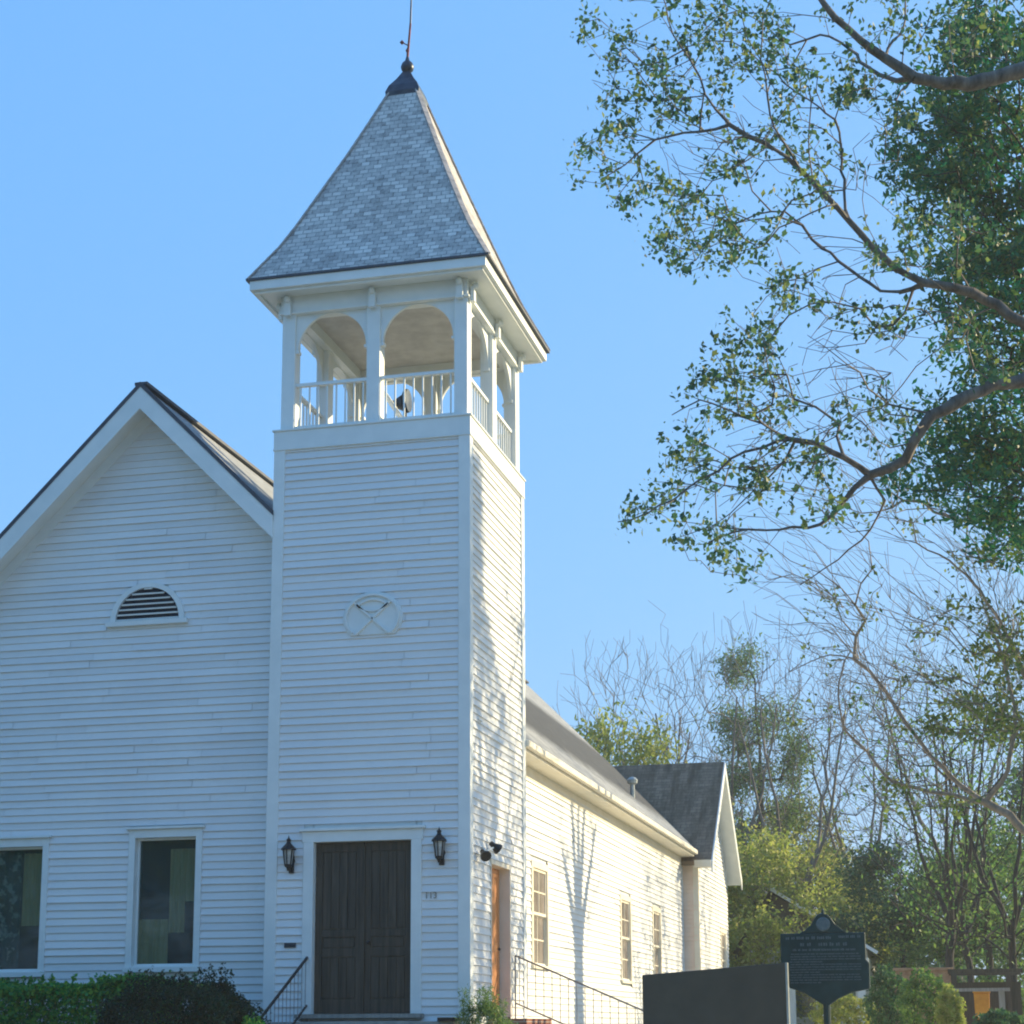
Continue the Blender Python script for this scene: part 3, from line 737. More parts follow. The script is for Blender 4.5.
for s in (-1,1):
    run=3.42
    mb=MB(); a=Vector((XR-.0,TR,TZ-.02)); b=Vector((XR-.0,TR+s*run,TZ-.02-.93*run))
    mb.prism([a,b,b+Vector((0,0,-.30)),a+Vector((0,0,-.30))],(.035,0,0)); mb.build('rake_board',M['trim'],church)
    mb=MB(); a=Vector((XR-.001,TR,TZ-.14)); b=Vector((XR-.001,TR+s*run,TZ-.14-.93*run))
    mb.prism([a,b,b+Vector((0,0,-.03)),a+Vector((0,0,-.03))],(-.42,0,0)); mb.build('rake_soffit',M['trim'],church)
mb=MB().box((XN+.4,TY0-.35,4.0),(XR,TY0-.275,4.19)).box((XN+.4,TY0-.275,4.0),(XR,TY0,4.03)); mb.build('eave_gutter',M['peach'],church)
MB().box((XT-.12,TY0-.028,ZB),(XT+.028,TY0+.12,4.1)).build('transept_corner_board',M['peach'],church)
# vent pipe
mb=MB().tube((-1.0,19.5,5.4),(-1.0,19.5,5.85),.06).lathe((-1.0,19.5,5.86),[(.06,-.05),(.13,-.03),(.14,.06),(.09,.12),(0,.15)],12)
mb.build('vent_pipe',M['alu'],church,smooth=False)
# foundation
MB().box((-W-.01,-.012,ZB-.4),(.012,D,ZB+.02)).box((XL-.01,YW-.02,ZB-.4),(XN+.02,23.5,ZB+.018)).box((XL-.01,23.5,ZB-.4),(XT+.02,TY1,ZB+.016)).build('foundation',M['brick'],church)

# ------------------------------------------------------------------ belfry contents
HP=at(406,401,1.5); hX,hZ=float(HP[0]),float(HP[2])
hs=empty('horn_loudspeaker',(hX,1.5,ZT1),'dark horn loudspeaker on a stand behind the right-hand belfry railing','loudspeaker')
MB().lathe((hX-.20,1.5,hZ-.03),[(.05,-.06),(.06,.0),(.13,.13),(.15,.16)],14,(1,0,0)).build('horn',M['metal_dark'],hs,smooth=True)
MB().lathe((hX-.02,1.5,hZ),[(0,-.02),(.17,0),(.20,.03),(.19,.07),(0,.08)],16,(1,0,0)).build('mouth_rim',M['metal_dark'],hs)
MB().tube((hX,1.5,ZT1),(hX,1.5,hZ-.1),.02).box((hX-.13,1.4,ZT1),(hX+.13,1.6,ZT1+.03)).build('stand',M['metal_dark'],hs)
lA,lB=at(383,391,.8),at(403,421,.8)
lad=MB()
lA[2]=lA[2]; d_=lB-lA
for yy in (.65,.95): lad.bar((lA[0],yy,lA[2]),(lB[0]+.1,yy-.03,lB[2]-.15),.07,.05)
for k in range(3):
    t=(k+.5)/3; lad.bar((lA[0]+d_[0]*t,.65,lA[2]+d_[2]*t-.02),(lA[0]+d_[0]*t,.95,lA[2]+d_[2]*t-.02),.035)
tag(lad.build('ladder',M['trim'],loc=(float(lA[0]),.8,ZT1)),'short white wooden ladder leaning inside the belfry beside the loudspeaker','ladder')

# ------------------------------------------------------------------ wall lanterns
def lantern(x,z,label):
    r=empty('wall_lantern',(x,0,z),label,'wall lamp','black lanterns either side of the church door')
    y=-.15
    MB().lathe((x,-.02,z-.06),[(0,-.012),(.06,-.012),(.06,.0)],12,(0,1,0)).box((x-.035,-.04,z-.24),(x+.045,-.015,z+.03)).build('back_plate',M['black'],r)
    MB().bar((x,-.03,z-.20),(x+.0,y,z-.16),.022).bar((x,y,z-.17),(x,y,z-.13),.03).build('arm',M['black'],r)
    MB().lathe((x,y,z-.12),[(0,-.10),(.02,-.09),(.03,-.05),(.055,-.03),(.062,0)],8).build('base_cup',M['black'],r)
    MB().lathe((x,y,z-.12),[(.05,0),(.078,.22)],6).build('lamp_glass',M['lamp'],r)
    mb=MB()
    for k in range(6):
        t=2*math.pi*(k+.5)/6; mb.bar((x+.055*math.cos(t),y+.055*math.sin(t),z-.12),(x+.085*math.cos(t),y+.085*math.sin(t),z+.10),.014)
    mb.build('cage',M['black'],r)
    MB().lathe((x,y,z+.10),[(0,-.005),(.115,-.005),(.11,.02),(.055,.075),(.035,.10),(.03,.13),(.04,.145),(.012,.175),(0,.22)],12).build('roof_cap',M['black'],r)
lantern(-2.735,2.26,'black carriage lantern on the wall left of the dark double door')
lantern(-.40,2.32,'black carriage lantern on the wall right of the dark double door')
fl=empty('flood_light',(0,.62,2.3),'twin-headed floodlight on the sunlit tower side above the orange door','floodlight')
MB().lathe((.03,.75,2.33),[(0,.0),(.06,.0),(.06,.03),(0,.035)],12,(1,0,0)).bar((.05,.75,2.33),(.12,.5,2.28),.022).bar((.05,.75,2.33),(.12,1.0,2.42),.022).build('mount',M['trim'],fl)
for yy,zz,d in ((.42,2.27,(.5,-.6,-.5)),(1.05,2.44,(.5,.4,-.45))):
    MB().lathe((.13,yy,zz),[(0,-.10),(.035,-.09),(.045,-.02),(.085,.06),(.085,.085),(0,.08)],12,d).build('lamp_head',M['black'],fl)

# ------------------------------------------------------------------ steps, railings
st=empty('front_steps',(-1.6,-.8,ZB),'dark concrete steps rising to the double church door','steps')
mb=MB()
mb.box((-2.95,-.40,ZB-.1),(-.15,-.012,-.235)).build('landing_base',M['step'],st)
MB().box((-3.0,-.44,-.235),(-.10,-.012,-.165)).build('landing_slab',M['concrete'],st,bevel=.01)
mb=MB()
for k in range(5):
    zt=-.235-.15*(k+1)+.0; mb.box((-2.6,-.40-.3*(k+1),ZB-.3),(-.5,-.40-.3*k-.002*k,zt))
mb.build('tread',M['step'],st)
MB().box((-.32,-.5,-.165),(-.0,-.2,-.115)).build('boot_mat',M['black'],st)
def ironrail(name,P,Q,h,label,cat,grp=None,mat=None,nb=9,mid=True,floor=None):
    P,Q=Vector(P),Vector(Q); r=empty(name,((P+Q)/2).to_tuple(),label,cat,grp); mat=mat or M['black']
    MB().bar(P,Q,.034,.026).build('top_rail',mat,r)
    d=Vector((0,0,-h))
    MB().bar(P+d,Q+d,.028,.022).build('bottom_rail',mat,r)
    mb=MB()
    for k in range(nb):
        t=(k+.5)/nb; c=P+(Q-P)*t; mb.bar(c,c+d,.010)
    mb.build('baluster',M['balu'],r)
    for c in (P,Q):
        MB().bar(c+Vector((0,0,-.01)),Vector((c.x,c.y,floor(c) if floor else c.z-h-.1)),.022).build('post',M['balu'],r)
    return r
fl_=lambda c:-.17 if c.y>-.44 else -1.0
ironrail('handrail',(-2.45,-.03,.78),(-2.45,-2.0,-.20),.70,'black wrought iron handrail left of the front door, rising beside the shrub','handrail',None,M['rust'] if 0 else M['black'],13,floor=fl_)
# side stairs on the right of the tower
ss_=empty('side_steps',(.9,1.9,ZB),'brick steps below the orange side door of the tower','steps')
MB().box((.03,1.0,ZB-.2),(.62,2.7,-.13)).build('landing',M['brick'],ss_)
mb=MB()
for k in range(5): mb.box((.62+.3*k,1.1,ZB-.3),(.62+.3*(k+1),2.65,-.13-.16*(k+1)))
mb.build('tread',M['brick'],ss_)
M['greyiron']=simple('grey_iron',(.26,.22,.19),(.36,.31,.27),20,.5,.2)
ironrail('handrail',(.06,2.6,.86),(2.3,2.6,-.10),.74,'grey iron stair rail sloping down in front of the sunlit nave wall','handrail',None,M['greyiron'],17,floor=lambda c:-.13 if c.x<.6 else -1.05)

# ------------------------------------------------------------------ marker and panel
mk=empty('historical_marker',(5.5,-6,gh(5.5,-6)),'dark green cast metal historical marker with crest on a post','historical marker')
x0,x1=5.10,5.965; zt=.70; zb=.24; xc=(x0+x1)/2-.02
pts=[(x0+.02,zt),(x0,zb-.0),(x0+.03,zb-.03),(x0+.03,.10),(xc-.20,.02),(xc-.05,-.06),(xc+.08,-.06),(xc+.24,.02),(x1,.13),(x1+.0,zt)]
pts=[(5.07,.70),(5.07,.30),(5.12,.27),(5.15,.13),(5.30,.08),(5.42,.0),(5.50,-.05),(5.56,-.05),(5.66,.02),(5.80,.08),(5.985,.115),(5.99,.38),(5.955,.42),(5.955,.70)]
fr=MB().prism([(x,-6.03,z) for x,z in pts],(0,.07,0)).build('plate',M['marker'],mk,bevel=.012)
crest=[(5.27,.70),(5.33,.73),(5.40,.79),(5.44,.86),(5.47,.895),(5.51,.905),(5.57,.895),(5.61,.85),(5.65,.79),(5.72,.73),(5.77,.70)]
cr=MB().prism([(x,-6.025,z) for x,z in crest],(0,.06,0)).build('crest',M['marker'],mk,bevel=.008)
MB().lathe((5.525,-6.03,.79),[(0,-.012),(.065,-.012),(.075,0)],20,(0,1,0)).build('seal',M['letter'],cr)
MB().lathe((5.525,-5.99,.90),[(.02,0),(.015,.04),(0,.06)],8).build('finial',M['marker'],mk)
mb=MB(); rr=random.Random(4)
def words(z,h,a,b):
    x=a
    while x<b-.02:
        w_=rr.uniform(.02,.075); w_=min(w_,b-x); 
        k=x
        while k<x+w_: mb.box((k,-6.036,z),(k+h*.42,-6.029,z+h*rr.uniform(.75,1))); k+=h*.62
        x+=w_+h*.8
words(.635,.032,5.13,5.60); words(.645,.028,5.68,5.91); words(.565,.036,5.28,5.40);words(.565,.036,5.47,5.78); words(.515,.022,5.2,5.85)
for k in range(12): words(.475-k*.027,.014,5.16+rr.uniform(0,.02),5.90 if k%4!=3 else 5.5)
mb.build('lettering',M['letter'],mk)
MB().tube((5.53,-5.995,gh(5.5,-6)-.3),(5.53,-5.995,0),.038).build('post',M['marker'],mk)
sp=empty('sign_panel',(4.5,-7,gh(4.5,-7)),'plain dark rectangular sign board with a pale right edge beside the marker','sign board')
pA,pB=at(642,975,-7),at(785,962.5,-7)
ang=math.atan2(0,1)
zt2=.5*(pA[2]+pB[2])
zl,zr=pA[2],pB[2]
MB().prism([(pA[0],-7.0,zl),(pA[0],-7.0,-1.15),(pB[0],-7.0,-1.15),(pB[0],-7.0,zr)],(0,.12,0)).build('board',M['panel'],sp,bevel=.008)
MB().box((pB[0]+.001,-7.005,-1.15),(pB[0]+.022,-6.89,zr)).build('edge_trim',M['alu'],sp)  # pale strip paints the sunlit side face of the board
for x in (pA[0]+.2,pB[0]-.2): MB().box((x-.05,-6.875,gh(x,-7)-.3),(x+.05,-6.78,zr-.25)).build('post',M['panel'],sp)

# ------------------------------------------------------------------ trees
class Wood:
    def __init__(s,base,r): s.p=[np.array(base,float)]; s.par=[-1]; s.r=[r]; s.lf=[]
    def chain(s,i,pts,radii):
        for q,r in zip(pts,radii): s.p.append(np.array(q,float)); s.par.append(i); s.r.append(r); i=len(s.p)-1
        return i
    def curve(s,i,pts,radii,step=.2,wob=.03):
        P=[s.p[i]]+[np.array(q,float) for q in pts]; Rr=[radii[0]]+list(radii) if len(radii)<len(P) else list(radii)
        P=[2*P[0]-P[1]]+P+[2*P[-1]-P[-2]]
        for k in range(1,len(P)-2):
            a,b,c,d=P[k-1:k+3]; n=max(2,int(np.linalg.norm(c-b)/step))
            for q in range(1,n+1):
                t=q/n; x=.5*((2*b)+(-a+c)*t+(2*a-5*b+4*c-d)*t*t+(-a+3*b-3*c+d)*t**3)
                x=x+(rng.normal(0,wob,3) if q<n else 0)
                s.p.append(x); s.par.append(i); s.r.append(Rr[k-1]+(Rr[k]-Rr[k-1])*t); i=len(s.p)-1
        return i
    def attach(s,A,step=.25,jit=.12,droop=0.0,shift=.22,ctr=None):
        A=np.array(A); 
        if len(A)==0: return
        P=np.array(s.p); 
        cap=len(P)+len(A)*14+100; buf=np.zeros((cap,3)); n=len(P); buf[:n]=P
        # order by distance to current skeleton
        d0=np.array([np.min(np.sum((P-a)**2,1)) for a in A]); order=np.argsort(d0)
        ctr=np.array(ctr if ctr is not None else s.p[0])
        for ai in order:
            a=A[ai]; g_=a-ctr; g_/=np.linalg.norm(g_)+1e-9; dd=np.sum((buf[:n]-(a-g_*shift))**2,1); i=int(np.argmin(dd)); L=float(np.linalg.norm(buf[i]-a)); k=min(12,max(1,int(L/step)))
            # start direction continues the parent branch
            pi=s.par[i]; dirp=(buf[i]-buf[pi]) if pi>=0 else np.array([0,0,1.]); dn=np.linalg.norm(dirp)+1e-6; dirp=dirp/dn
            st=buf[i].copy(); par=i
            for q in range(1,k+1):
                t=q/k; lin=st+(a-st)*t; x=lin+dirp*L*.18*math.sin(math.pi*t)
                x[2]-=droop*L*math.sin(math.pi*t)*.3
                if q<k: x=x+rng.normal(0,1,3)*jit*L/k*.5
                s.p.append(x); s.par.append(par); s.r.append(0); 
                if n<cap: buf[n]=x
                n+=1; par=len(s.p)-1
                if n>=cap: n=cap-1; break
            s.lf.append(par)
    def finish(s,r0=.004,e=2.3):
        n=len(s.p); acc=np.zeros(n); rad=np.zeros(n); ch=np.zeros(n,int)
        for i in range(n-1,-1,-1):
            r=acc[i]**(1/e) if acc[i]>0 else r0
            if i>=0: r=max(r,s.r[i])
            rad[i]=r; p=s.par[i]
            if p>=0: acc[p]+=r**e; ch[p]+=1
        s.rad=rad*(1+.09*np.sin(np.arange(n)*1.7)*np.sin(np.arange(n)*.61+1)); s.ch=ch; return s
    def meshes(s,starts=()):
        P=np.array(s.p); g=[0]*len(P); st={i:k+1 for k,i in enumerate(starts)}
        for i in range(1,len(P)): g[i]=st.get(i,g[s.par[i]])
        out=[MB() for _ in range(len(starts)+1)]
        for i in range(1,len(P)):
            p=s.par[i]; a,b=P[p],P[i]; d=b-a; L=np.linalg.norm(d)
            if L<1e-5: continue
            d/=L; r1=min(s.rad[p],s.rad[i]*1.35); r2=s.rad[i]
            n=8 if r2>.06 else (5 if r2>.02 else 3)
            mb=out[g[i]]
            u=np.cross(d,[.31,.17,.93]); u/=np.linalg.norm(u)+1e-9; v=np.cross(d,u); k=len(mb.v)
            for c,r in ((a,r1),(b+d*r2*.3,r2)):
                for q in range(n):
                    t=2*math.pi*q/n; mb.v.append(tuple(c+u*r*math.cos(t)+v*r*math.sin(t)))
            for q in range(n): j=(q+1)%n; mb.f.append((k+q,k+j,k+n+j,k+n+q))
        return out
def leaves_mesh(C,size,rngs,droop=.3,asp=.5,spread=.1,up_bias=.4,sv=.35):
    """C: (n,3) centres. returns MB of folded diamond leaves"""
    C=np.array(C); n=len(C)
    C=C+rngs.normal(0,spread,(n,3))
    d=rngs.normal(0,1,(n,3)); d[:,2]-=droop; d/=np.linalg.norm(d,axis=1)[:,None]
    nn=rngs.normal(0,1,(n,3)); nn[:,2]+=up_bias
    sdx=np.cross(d,nn); sdx/=np.linalg.norm(sdx,axis=1)[:,None]+1e-9; nm=np.cross(sdx,d)
    s=size*(1+rngs.uniform(-sv,sv,(n,1)))
    base=C-d*s*.5; tip=C+d*s*.5; l=C+sdx*s*asp*.5+nm*s*.08; r=C-sdx*s*asp*.5+nm*s*.08
    V=np.stack([base,r,tip,l],1).reshape(-1,3)
    mb=MB(); mb.v=V; mb.f=np.arange(4*n).reshape(-1,4); return mb
def build_np(mb,name,mat,parent,smooth=False):
    o0=np.array(org(parent)); V=np.array(mb.v)-o0; Fc=np.array(mb.f)
    me=bpy.data.meshes.new(name); me.vertices.add(len(V)); me.vertices.foreach_set('co',V.astype(np.float32).ravel())
    me.loops.add(Fc.size); me.loops.foreach_set('vertex_index',Fc.ravel().astype(np.int32))
    me.polygons.add(len(Fc)); me.polygons.foreach_set('loop_start',(np.arange(len(Fc))*Fc.shape[1]).astype(np.int32)); 
    me.update(calc_edges=True); me.validate(); me.materials.append(mat)
    o=link(bpy.data.objects.new(name,me)); o.parent=parent; ORG[o.name]=Vector(o0); return o
def tree(base,label,wd,bark,leafm,per,size,cat='tree',name='tree',group=None,r0=.004,starts=(),e=2.3,leafkw={},extra=None,back=2):
    root=empty(name,tuple(base),label,cat,group)
    wd.finish(r0,e)
    for k,t in enumerate(wd.meshes(starts)): t.build('limb' if k else 'trunk',bark,root,smooth=True)
    if leafm:
        C=[]
        for i in wd.lf:
            j=i
            for q in range(back):
                C+= [wd.p[j]]*max(1,int(per/(back)))
                if wd.par[j]>0: j=wd.par[j]
        if extra is not None: C+=list(extra)
        rs=np.random.default_rng(len(C)); 
        build_np(leaves_mesh(C,size,rs,**leafkw),'crown',leafm,root)
    return root
def blob_px(bl,Y,dy=1.0):
    A=[]
    for u,v,ru,rv,n in bl:
        for _ in range(n):
            while True:
                a,b=rng.uniform(-1,1,2)
                if a*a+b*b<=1: break
            A.append(at(u+a*ru,v+b*rv,Y+rng.normal(0,dy)))
    return A
def clump_px(bl,Y,dy=1.0,k=7,s=.2):
    A=[]
    for u,v,ru,rv,n in bl:
        for _ in range(max(1,n//2)):
            while True:
                a,b=rng.uniform(-1,1,2)
                if a*a+b*b<=1: break
            c=at(u+a*ru,v+b*rv,Y+rng.normal(0,dy))
            for _ in range(k): A.append(c+rng.normal(0,1,3)*np.array([s*1.7,s*1.2,s*.45]))
    return A
def blob3(bl):
    A=[]
    for c,r,n in bl:
        for _ in range(n):
            d=rng.normal(0,1,3); d/=np.linalg.norm(d); d*=rng.uniform(.3,1)**.5; A.append(np.array(c)+d*np.array(r))
    return A
# --- A: the near tree whose limbs reach in from the right
bx,by=10.6,-9.4; gz=gh(bx,by)
A_=Wood((bx,by,gz-.2),.30)
k1=A_.curve(0,[(bx,by,1),(bx-.1,by,2.6)],[.30,.25,.22],.4)
k2=A_.curve(k1,[(bx-.1,by+.1,4.5),(bx+.1,by,7)],[.2,.16,.13],.4)
YA=-10.
def L(k,pts,rad,Y0=YA): return A_.curve(k,[at(u,v,Y0+dy) for u,v,dy in pts],rad,.12,.012)
S3=len(A_.p)
l3=L(k1,[(1100,385,.3),(1024,380,.2),(970,395,0),(925,425,-.1),(905,460,0),(870,475,.1)],[.14,.09,.062,.058,.052,.045,.034])
l3a=L(l3,[(845,500,.1),(820,525,.2),(780,530,.3),(735,532,.4),(705,545,.5)],[.03,.024,.018,.013,.010,.007])
l3b=L(l3,[(832,452,-.1),(795,440,-.2),(745,452,-.3),(700,480,-.3),(650,512,-.4),(618,522,-.4)],[.03,.023,.018,.015,.012,.009,.006])
l3c=L(l3,[(885,500,.2),(870,530,.4),(838,560,.6),(800,585,.7)],[.018,.013,.010,.008,.006])
l3d=L(l3b-12,[(750,420,-.6),(700,400,-.8),(672,415,-.9)],[.014,.010,.008,.005])
S2=len(A_.p)
l2=L(k2,[(1090,350,.5),(1024,323,.3),(985,300,.2),(955,288,0),(925,283,0)],[.14,.07,.052,.047,.044,.036])
l2a=L(l2,[(895,268,0),(862,235,-.1),(835,205,-.2),(800,170,-.3),(765,143,-.4),(730,125,-.5),(705,95,-.6),(690,60,-.7),(668,20,-.8),(660,-20,-.8)],[.034,.030,.027,.024,.022,.019,.016,.012,.010,.008,.006])
n2a=len(A_.p)
l2b=L(l2,[(890,292,.3),(850,270,.5),(812,240,.6),(785,212,.7),(740,222,.7),(700,240,.8)],[.022,.018,.015,.013,.010,.008,.005])
i730=next(i for i in range(l2,n2a) if np.linalg.norm(A_.p[i]-at(730,125,YA-.5))<.12)
l2c=L(i730,[(700,132,-.4),(655,140,-.4),(625,165,-.3),(600,180,-.3)],[.012,.010,.008,.006,.005])
i765=next(i for i in range(l2,n2a) if np.linalg.norm(A_.p[i]-at(780,155,YA-.35))<.25)
l2d=L(i765,[(770,115,-.6),(765,75,-.7),(762,40,-.8),(770,0,-.9)],[.013,.010,.008,.006,.005])
i835=next(i for i in range(l2,n2a) if np.linalg.norm(A_.p[i]-at(835,205,YA-.2))<.25)
l2e=L(i835,[(842,160,.1),(835,120,.2),(800,95,.3)],[.011,.009,.007,.005])
S1=len(A_.p)
l1=L(k2,[(1120,60,.4),(1024,70,.3),(985,80,.2),(945,84,.1),(915,78,0),(885,58,0),(860,40,-.1),(835,18,-.2),(815,-10,-.3),(790,-40,-.3)],[.12,.09,.075,.066,.058,.052,.044,.036,.03,.025,.02])
i915=next(i for i in range(l1-200,l1) if np.linalg.norm(A_.p[i]-at(915,78,YA))<.15)
l1b=L(i915,[(880,75,.4),(850,50,.6),(820,35,.7),(790,45,.8),(770,30,.9),(740,10,1.0)],[.028,.022,.017,.013,.010,.007,.005])
i885=next(i for i in range(l1-200,l1) if np.linalg.norm(A_.p[i]-at(870,47,YA))<.2)
L(i885,[(905,20,.3),(905,-20,.3)],[.016,.011,.008])
blobs=[(612,35,28,38,16),(640,105,45,40,26),(600,165,28,38,16),(640,190,40,25,16),(690,40,40,40,26),(740,30,40,40,26),(700,95,30,25,12),(770,60,30,45,16),
(735,160,26,28,14),(700,215,45,30,28),(665,245,18,25,8),(720,255,25,16,8),(690,265,20,16,6),(820,80,45,25,22),(860,95,30,22,12),(905,120,30,25,10),(800,200,30,25,10),(795,290,32,22,16),
(740,345,34,36,26),(715,395,34,28,22),(770,395,40,25,16),(685,450,28,26,16),(665,495,22,16,9),(632,515,14,10,6),(740,480,38,22,16),(790,455,35,22,16),(700,530,38,16,12),(735,560,30,16,10),
(760,235,30,30,10),(850,320,40,22,10),(900,240,38,30,16),(960,230,40,40,18),(930,330,50,25,16),(990,360,30,22,9),(870,415,50,28,14),(820,500,40,25,10),(880,20,60,25,14),(960,30,50,30,16),(820,150,30,25,10),(770,130,25,20,8),(665,70,20,20,6)]
cA=at(1150,300,YA)
A_.attach(blob_px([(a,b,c*1.05,d*1.05,int(n*1.15)) for a,b,c,d,n in blobs],YA,.6),.16,.16,shift=.16,ctr=cA)
near_extra=blob3([((10.2,-10.8,9.5),(1.8,1.3,1.2),60),((10.8,-11.5,7.5),(1.6,1.3,1.6),50)])
keepA=list(A_.lf)
A_.attach(blob_px([(800,390,60,50,60),(850,350,60,40,50),(780,450,60,40,40),(700,120,50,60,40),(850,150,60,50,40),(640,90,50,50,25),(720,480,50,40,30),(820,260,50,40,30)],YA,.7),.16,.07,shift=.2,ctr=cA)
A_.lf=keepA
A_.attach(near_extra,.4,.2)
tree((bx,by,gz),'near spring-leafed tree whose crooked limbs reach in from the right edge',A_,M['bark'],M['leafA'],16,.054,r0=.0032,starts=(S1,S2,S3),leafkw=dict(spread=.055,droop=.8,asp=.6,sv=.6),back=1)
# --- B: thin sparsely leafed tree right of the tower, throws mottled shade on its side
bx,by=10.9,8.9; gz=gh(bx,by)
B=Wood((bx,by,gz-.2),.2)
b1=B.curve(0,[(bx,by,1),(bx-.3,by-.1,2.2)],[.2,.17,.15],.4)
def LB(k,pts,rad,Y0=8.): return B.curve(k,[at(u,v,Y0+dy) for u,v,dy in pts],rad,.2,.015)
SB=[len(B.p)]
q1=LB(b1,[(1040,840,0),(1010,815,-.2),(985,802,-.2)],[.11,.09,.075,.065])
qa=LB(q1,[(955,795,-.3),(905,785,-.4),(885,775,-.5),(868,752,-.5),(845,730,-.6),(838,695,-.6),(845,660,-.6)],[.05,.04,.034,.03,.026,.02,.016,.012])
qb=LB(q1,[(960,785,.3),(930,755,.4),(905,722,.5),(885,690,.6),(862,665,.7),(830,655,.8),(790,672,.9)],[.05,.045,.04,.034,.028,.022,.016,.01])
qc=LB(q1,[(1008,770,-.4),(1015,720,-.5),(1005,665,-.6),(985,610,-.7)],[.05,.04,.034,.028,.02])
SB.append(len(B.p))
qd=LB(b1,[(1040,700,.5),(1010,640,.5),(975,585,.6),(940,555,.7),(905,540,.8)],[.1,.06,.04,.028,.02,.012])
SB.append(len(B.p))
qe=LB(b1,[(1060,640,.4),(1040,560,.3),(1000,530,.3),(960,520,.3)],[.1,.07,.05,.03,.02])
bt=B.curve(b1,[(10.8,8.8,4.5),(10.4,8.9,7),(10.6,8.8,10)],[.13,.11,.08,.05],.4)
def sunpt(x,y,z,t): return np.array([x,y,z])+S*t
AB=[]
for _ in range(950):
    z=rng.uniform(-.2,8.4); ymax=.75 if z>6.3 else (.75+(6.3-z)*.9 if z>3.6 else 1.7); 
    if z<3: ymax=1.5
    y=rng.uniform(-.5,1)*ymax
    if rng.random()<.25 and z<4.0: continue
    AB.append(sunpt(0,y,z,rng.uniform(12.2,15.8)))
B.attach(AB,.3,.15,shift=.3,ctr=(10.9,8.9,2))
cB=at(1150,800,8.)
B.attach(clump_px([(985,690,40,45,34),(1000,735,25,25,14),(935,700,30,35,10),(1005,610,22,30,8),(900,790,60,25,8),(1010,560,16,20,6)],8.,.8,5,.16),.3,.14,shift=.3,ctr=cB)
B.attach(blob_px([(960,600,60,50,10),(850,600,60,40,8),(880,500,60,50,12),(820,690,40,50,6)],8.,.9),.3,.14,shift=.3,ctr=cB)
keep=list(B.lf)
B.attach(blob_px([(960,650,70,60,110),(880,640,60,60,120),(960,590,60,50,100),(830,700,50,60,110),(850,590,60,50,110),(980,540,40,30,60),(800,600,50,50,80),(900,770,70,40,80),(880,500,60,50,100),(940,500,60,40,80),(800,480,60,50,70),(760,545,50,40,50),(900,700,70,60,130),(870,400,50,40,60),(1000,590,25,50,60)],8.,1.1),.3,.05,shift=.4,ctr=cB)
B.lf=keep
tree((bx,by,gz),'slender sparsely leafed tree with curving limbs at the lower right edge',B,M['bark_pale'],M['leafB'],15,.11,r0=.0045,starts=SB,leafkw=dict(spread=.11,droop=.6,asp=.55),back=1)
# --- C: tall dark evergreen behind the near limbs
bx,by=10.8,1.0; gz=gh(bx,by)
Cw=Wood((bx,by,gz-.2),.28)
Cw.curve(0,[(bx,by,3),(bx-.05,by,7),(bx,by,11),(bx,by,15.5)],[.28,.24,.19,.13,.04],.6,.02)
cb_=[(985,130,45,45,50),(950,190,40,40,34),(1000,230,36,50,48),(965,260,35,25,16),(1000,300,34,28,26),(920,170,30,30,12),(985,60,40,35,26),(1000,20,45,35,24),(935,110,30,28,12),(1010,360,22,28,14),
(990,440,42,28,36),(960,470,38,22,22),(1000,500,28,22,22),(1010,545,18,16,8),(940,430,22,14,6),(1005,395,22,24,12),(985,340,40,20,12),(965,385,20,16,5)]
Cw.attach(clump_px(cb_,.5,.8),.5,.15,ctr=(10.8,1,6))
Cw.attach(blob3([((11.5,1.2,z),(1.9,2.0,1.1),70) for z in (7.5,9.5,11.5,13.5,15.2)]),.5,.25)
tree((bx,by,gz),'tall dark evergreen with dense foliage masses at the upper right edge',Cw,M['bark_dark'],M['leafC'],16,.13,r0=.006,leafkw=dict(spread=.11,asp=.4,droop=.3),back=1)
# --- bare tree off to the right casting the trunk shadow on the nave wall
t0=15.0; b0=np.array([XN,9.6,0])+S*t0
bx,by=b0[0],b0[1]; gz=gh(bx,by); zo=b0[2]
Dn=Wood((bx,by,gz-.2),.40)
d1=Dn.curve(0,[(bx,by,zo-2),(bx,by,zo+.9)],[.40,.34,.30],.5,.01)
hx=np.array([-S[1],S[0],0]); hx/=np.linalg.norm(hx)
for s_,zz in ((-1.1,3.4),(.15,4.2),(1.5,3.4),(-.45,4.6),(.7,4.4)):
    Dn.curve(d1,[np.array([bx,by,zo+.9+(zz-.9)*.5])+hx*s_*.42,np.array([bx,by,zo+zz])+hx*s_],[.19,.13,.07],.4,.02)
Dn.attach(blob3([((bx,by,zo+4.2),(2.2,2.2,1.7),170),((bx+.3,by+.2,zo+2.6),(2.3,2.3,1.3),70)]),.3,.3)
tree((bx,by,gz),'bare branched tree standing beside the nave, just past the right edge',Dn,M['bark'],None,0,0,r0=.010)
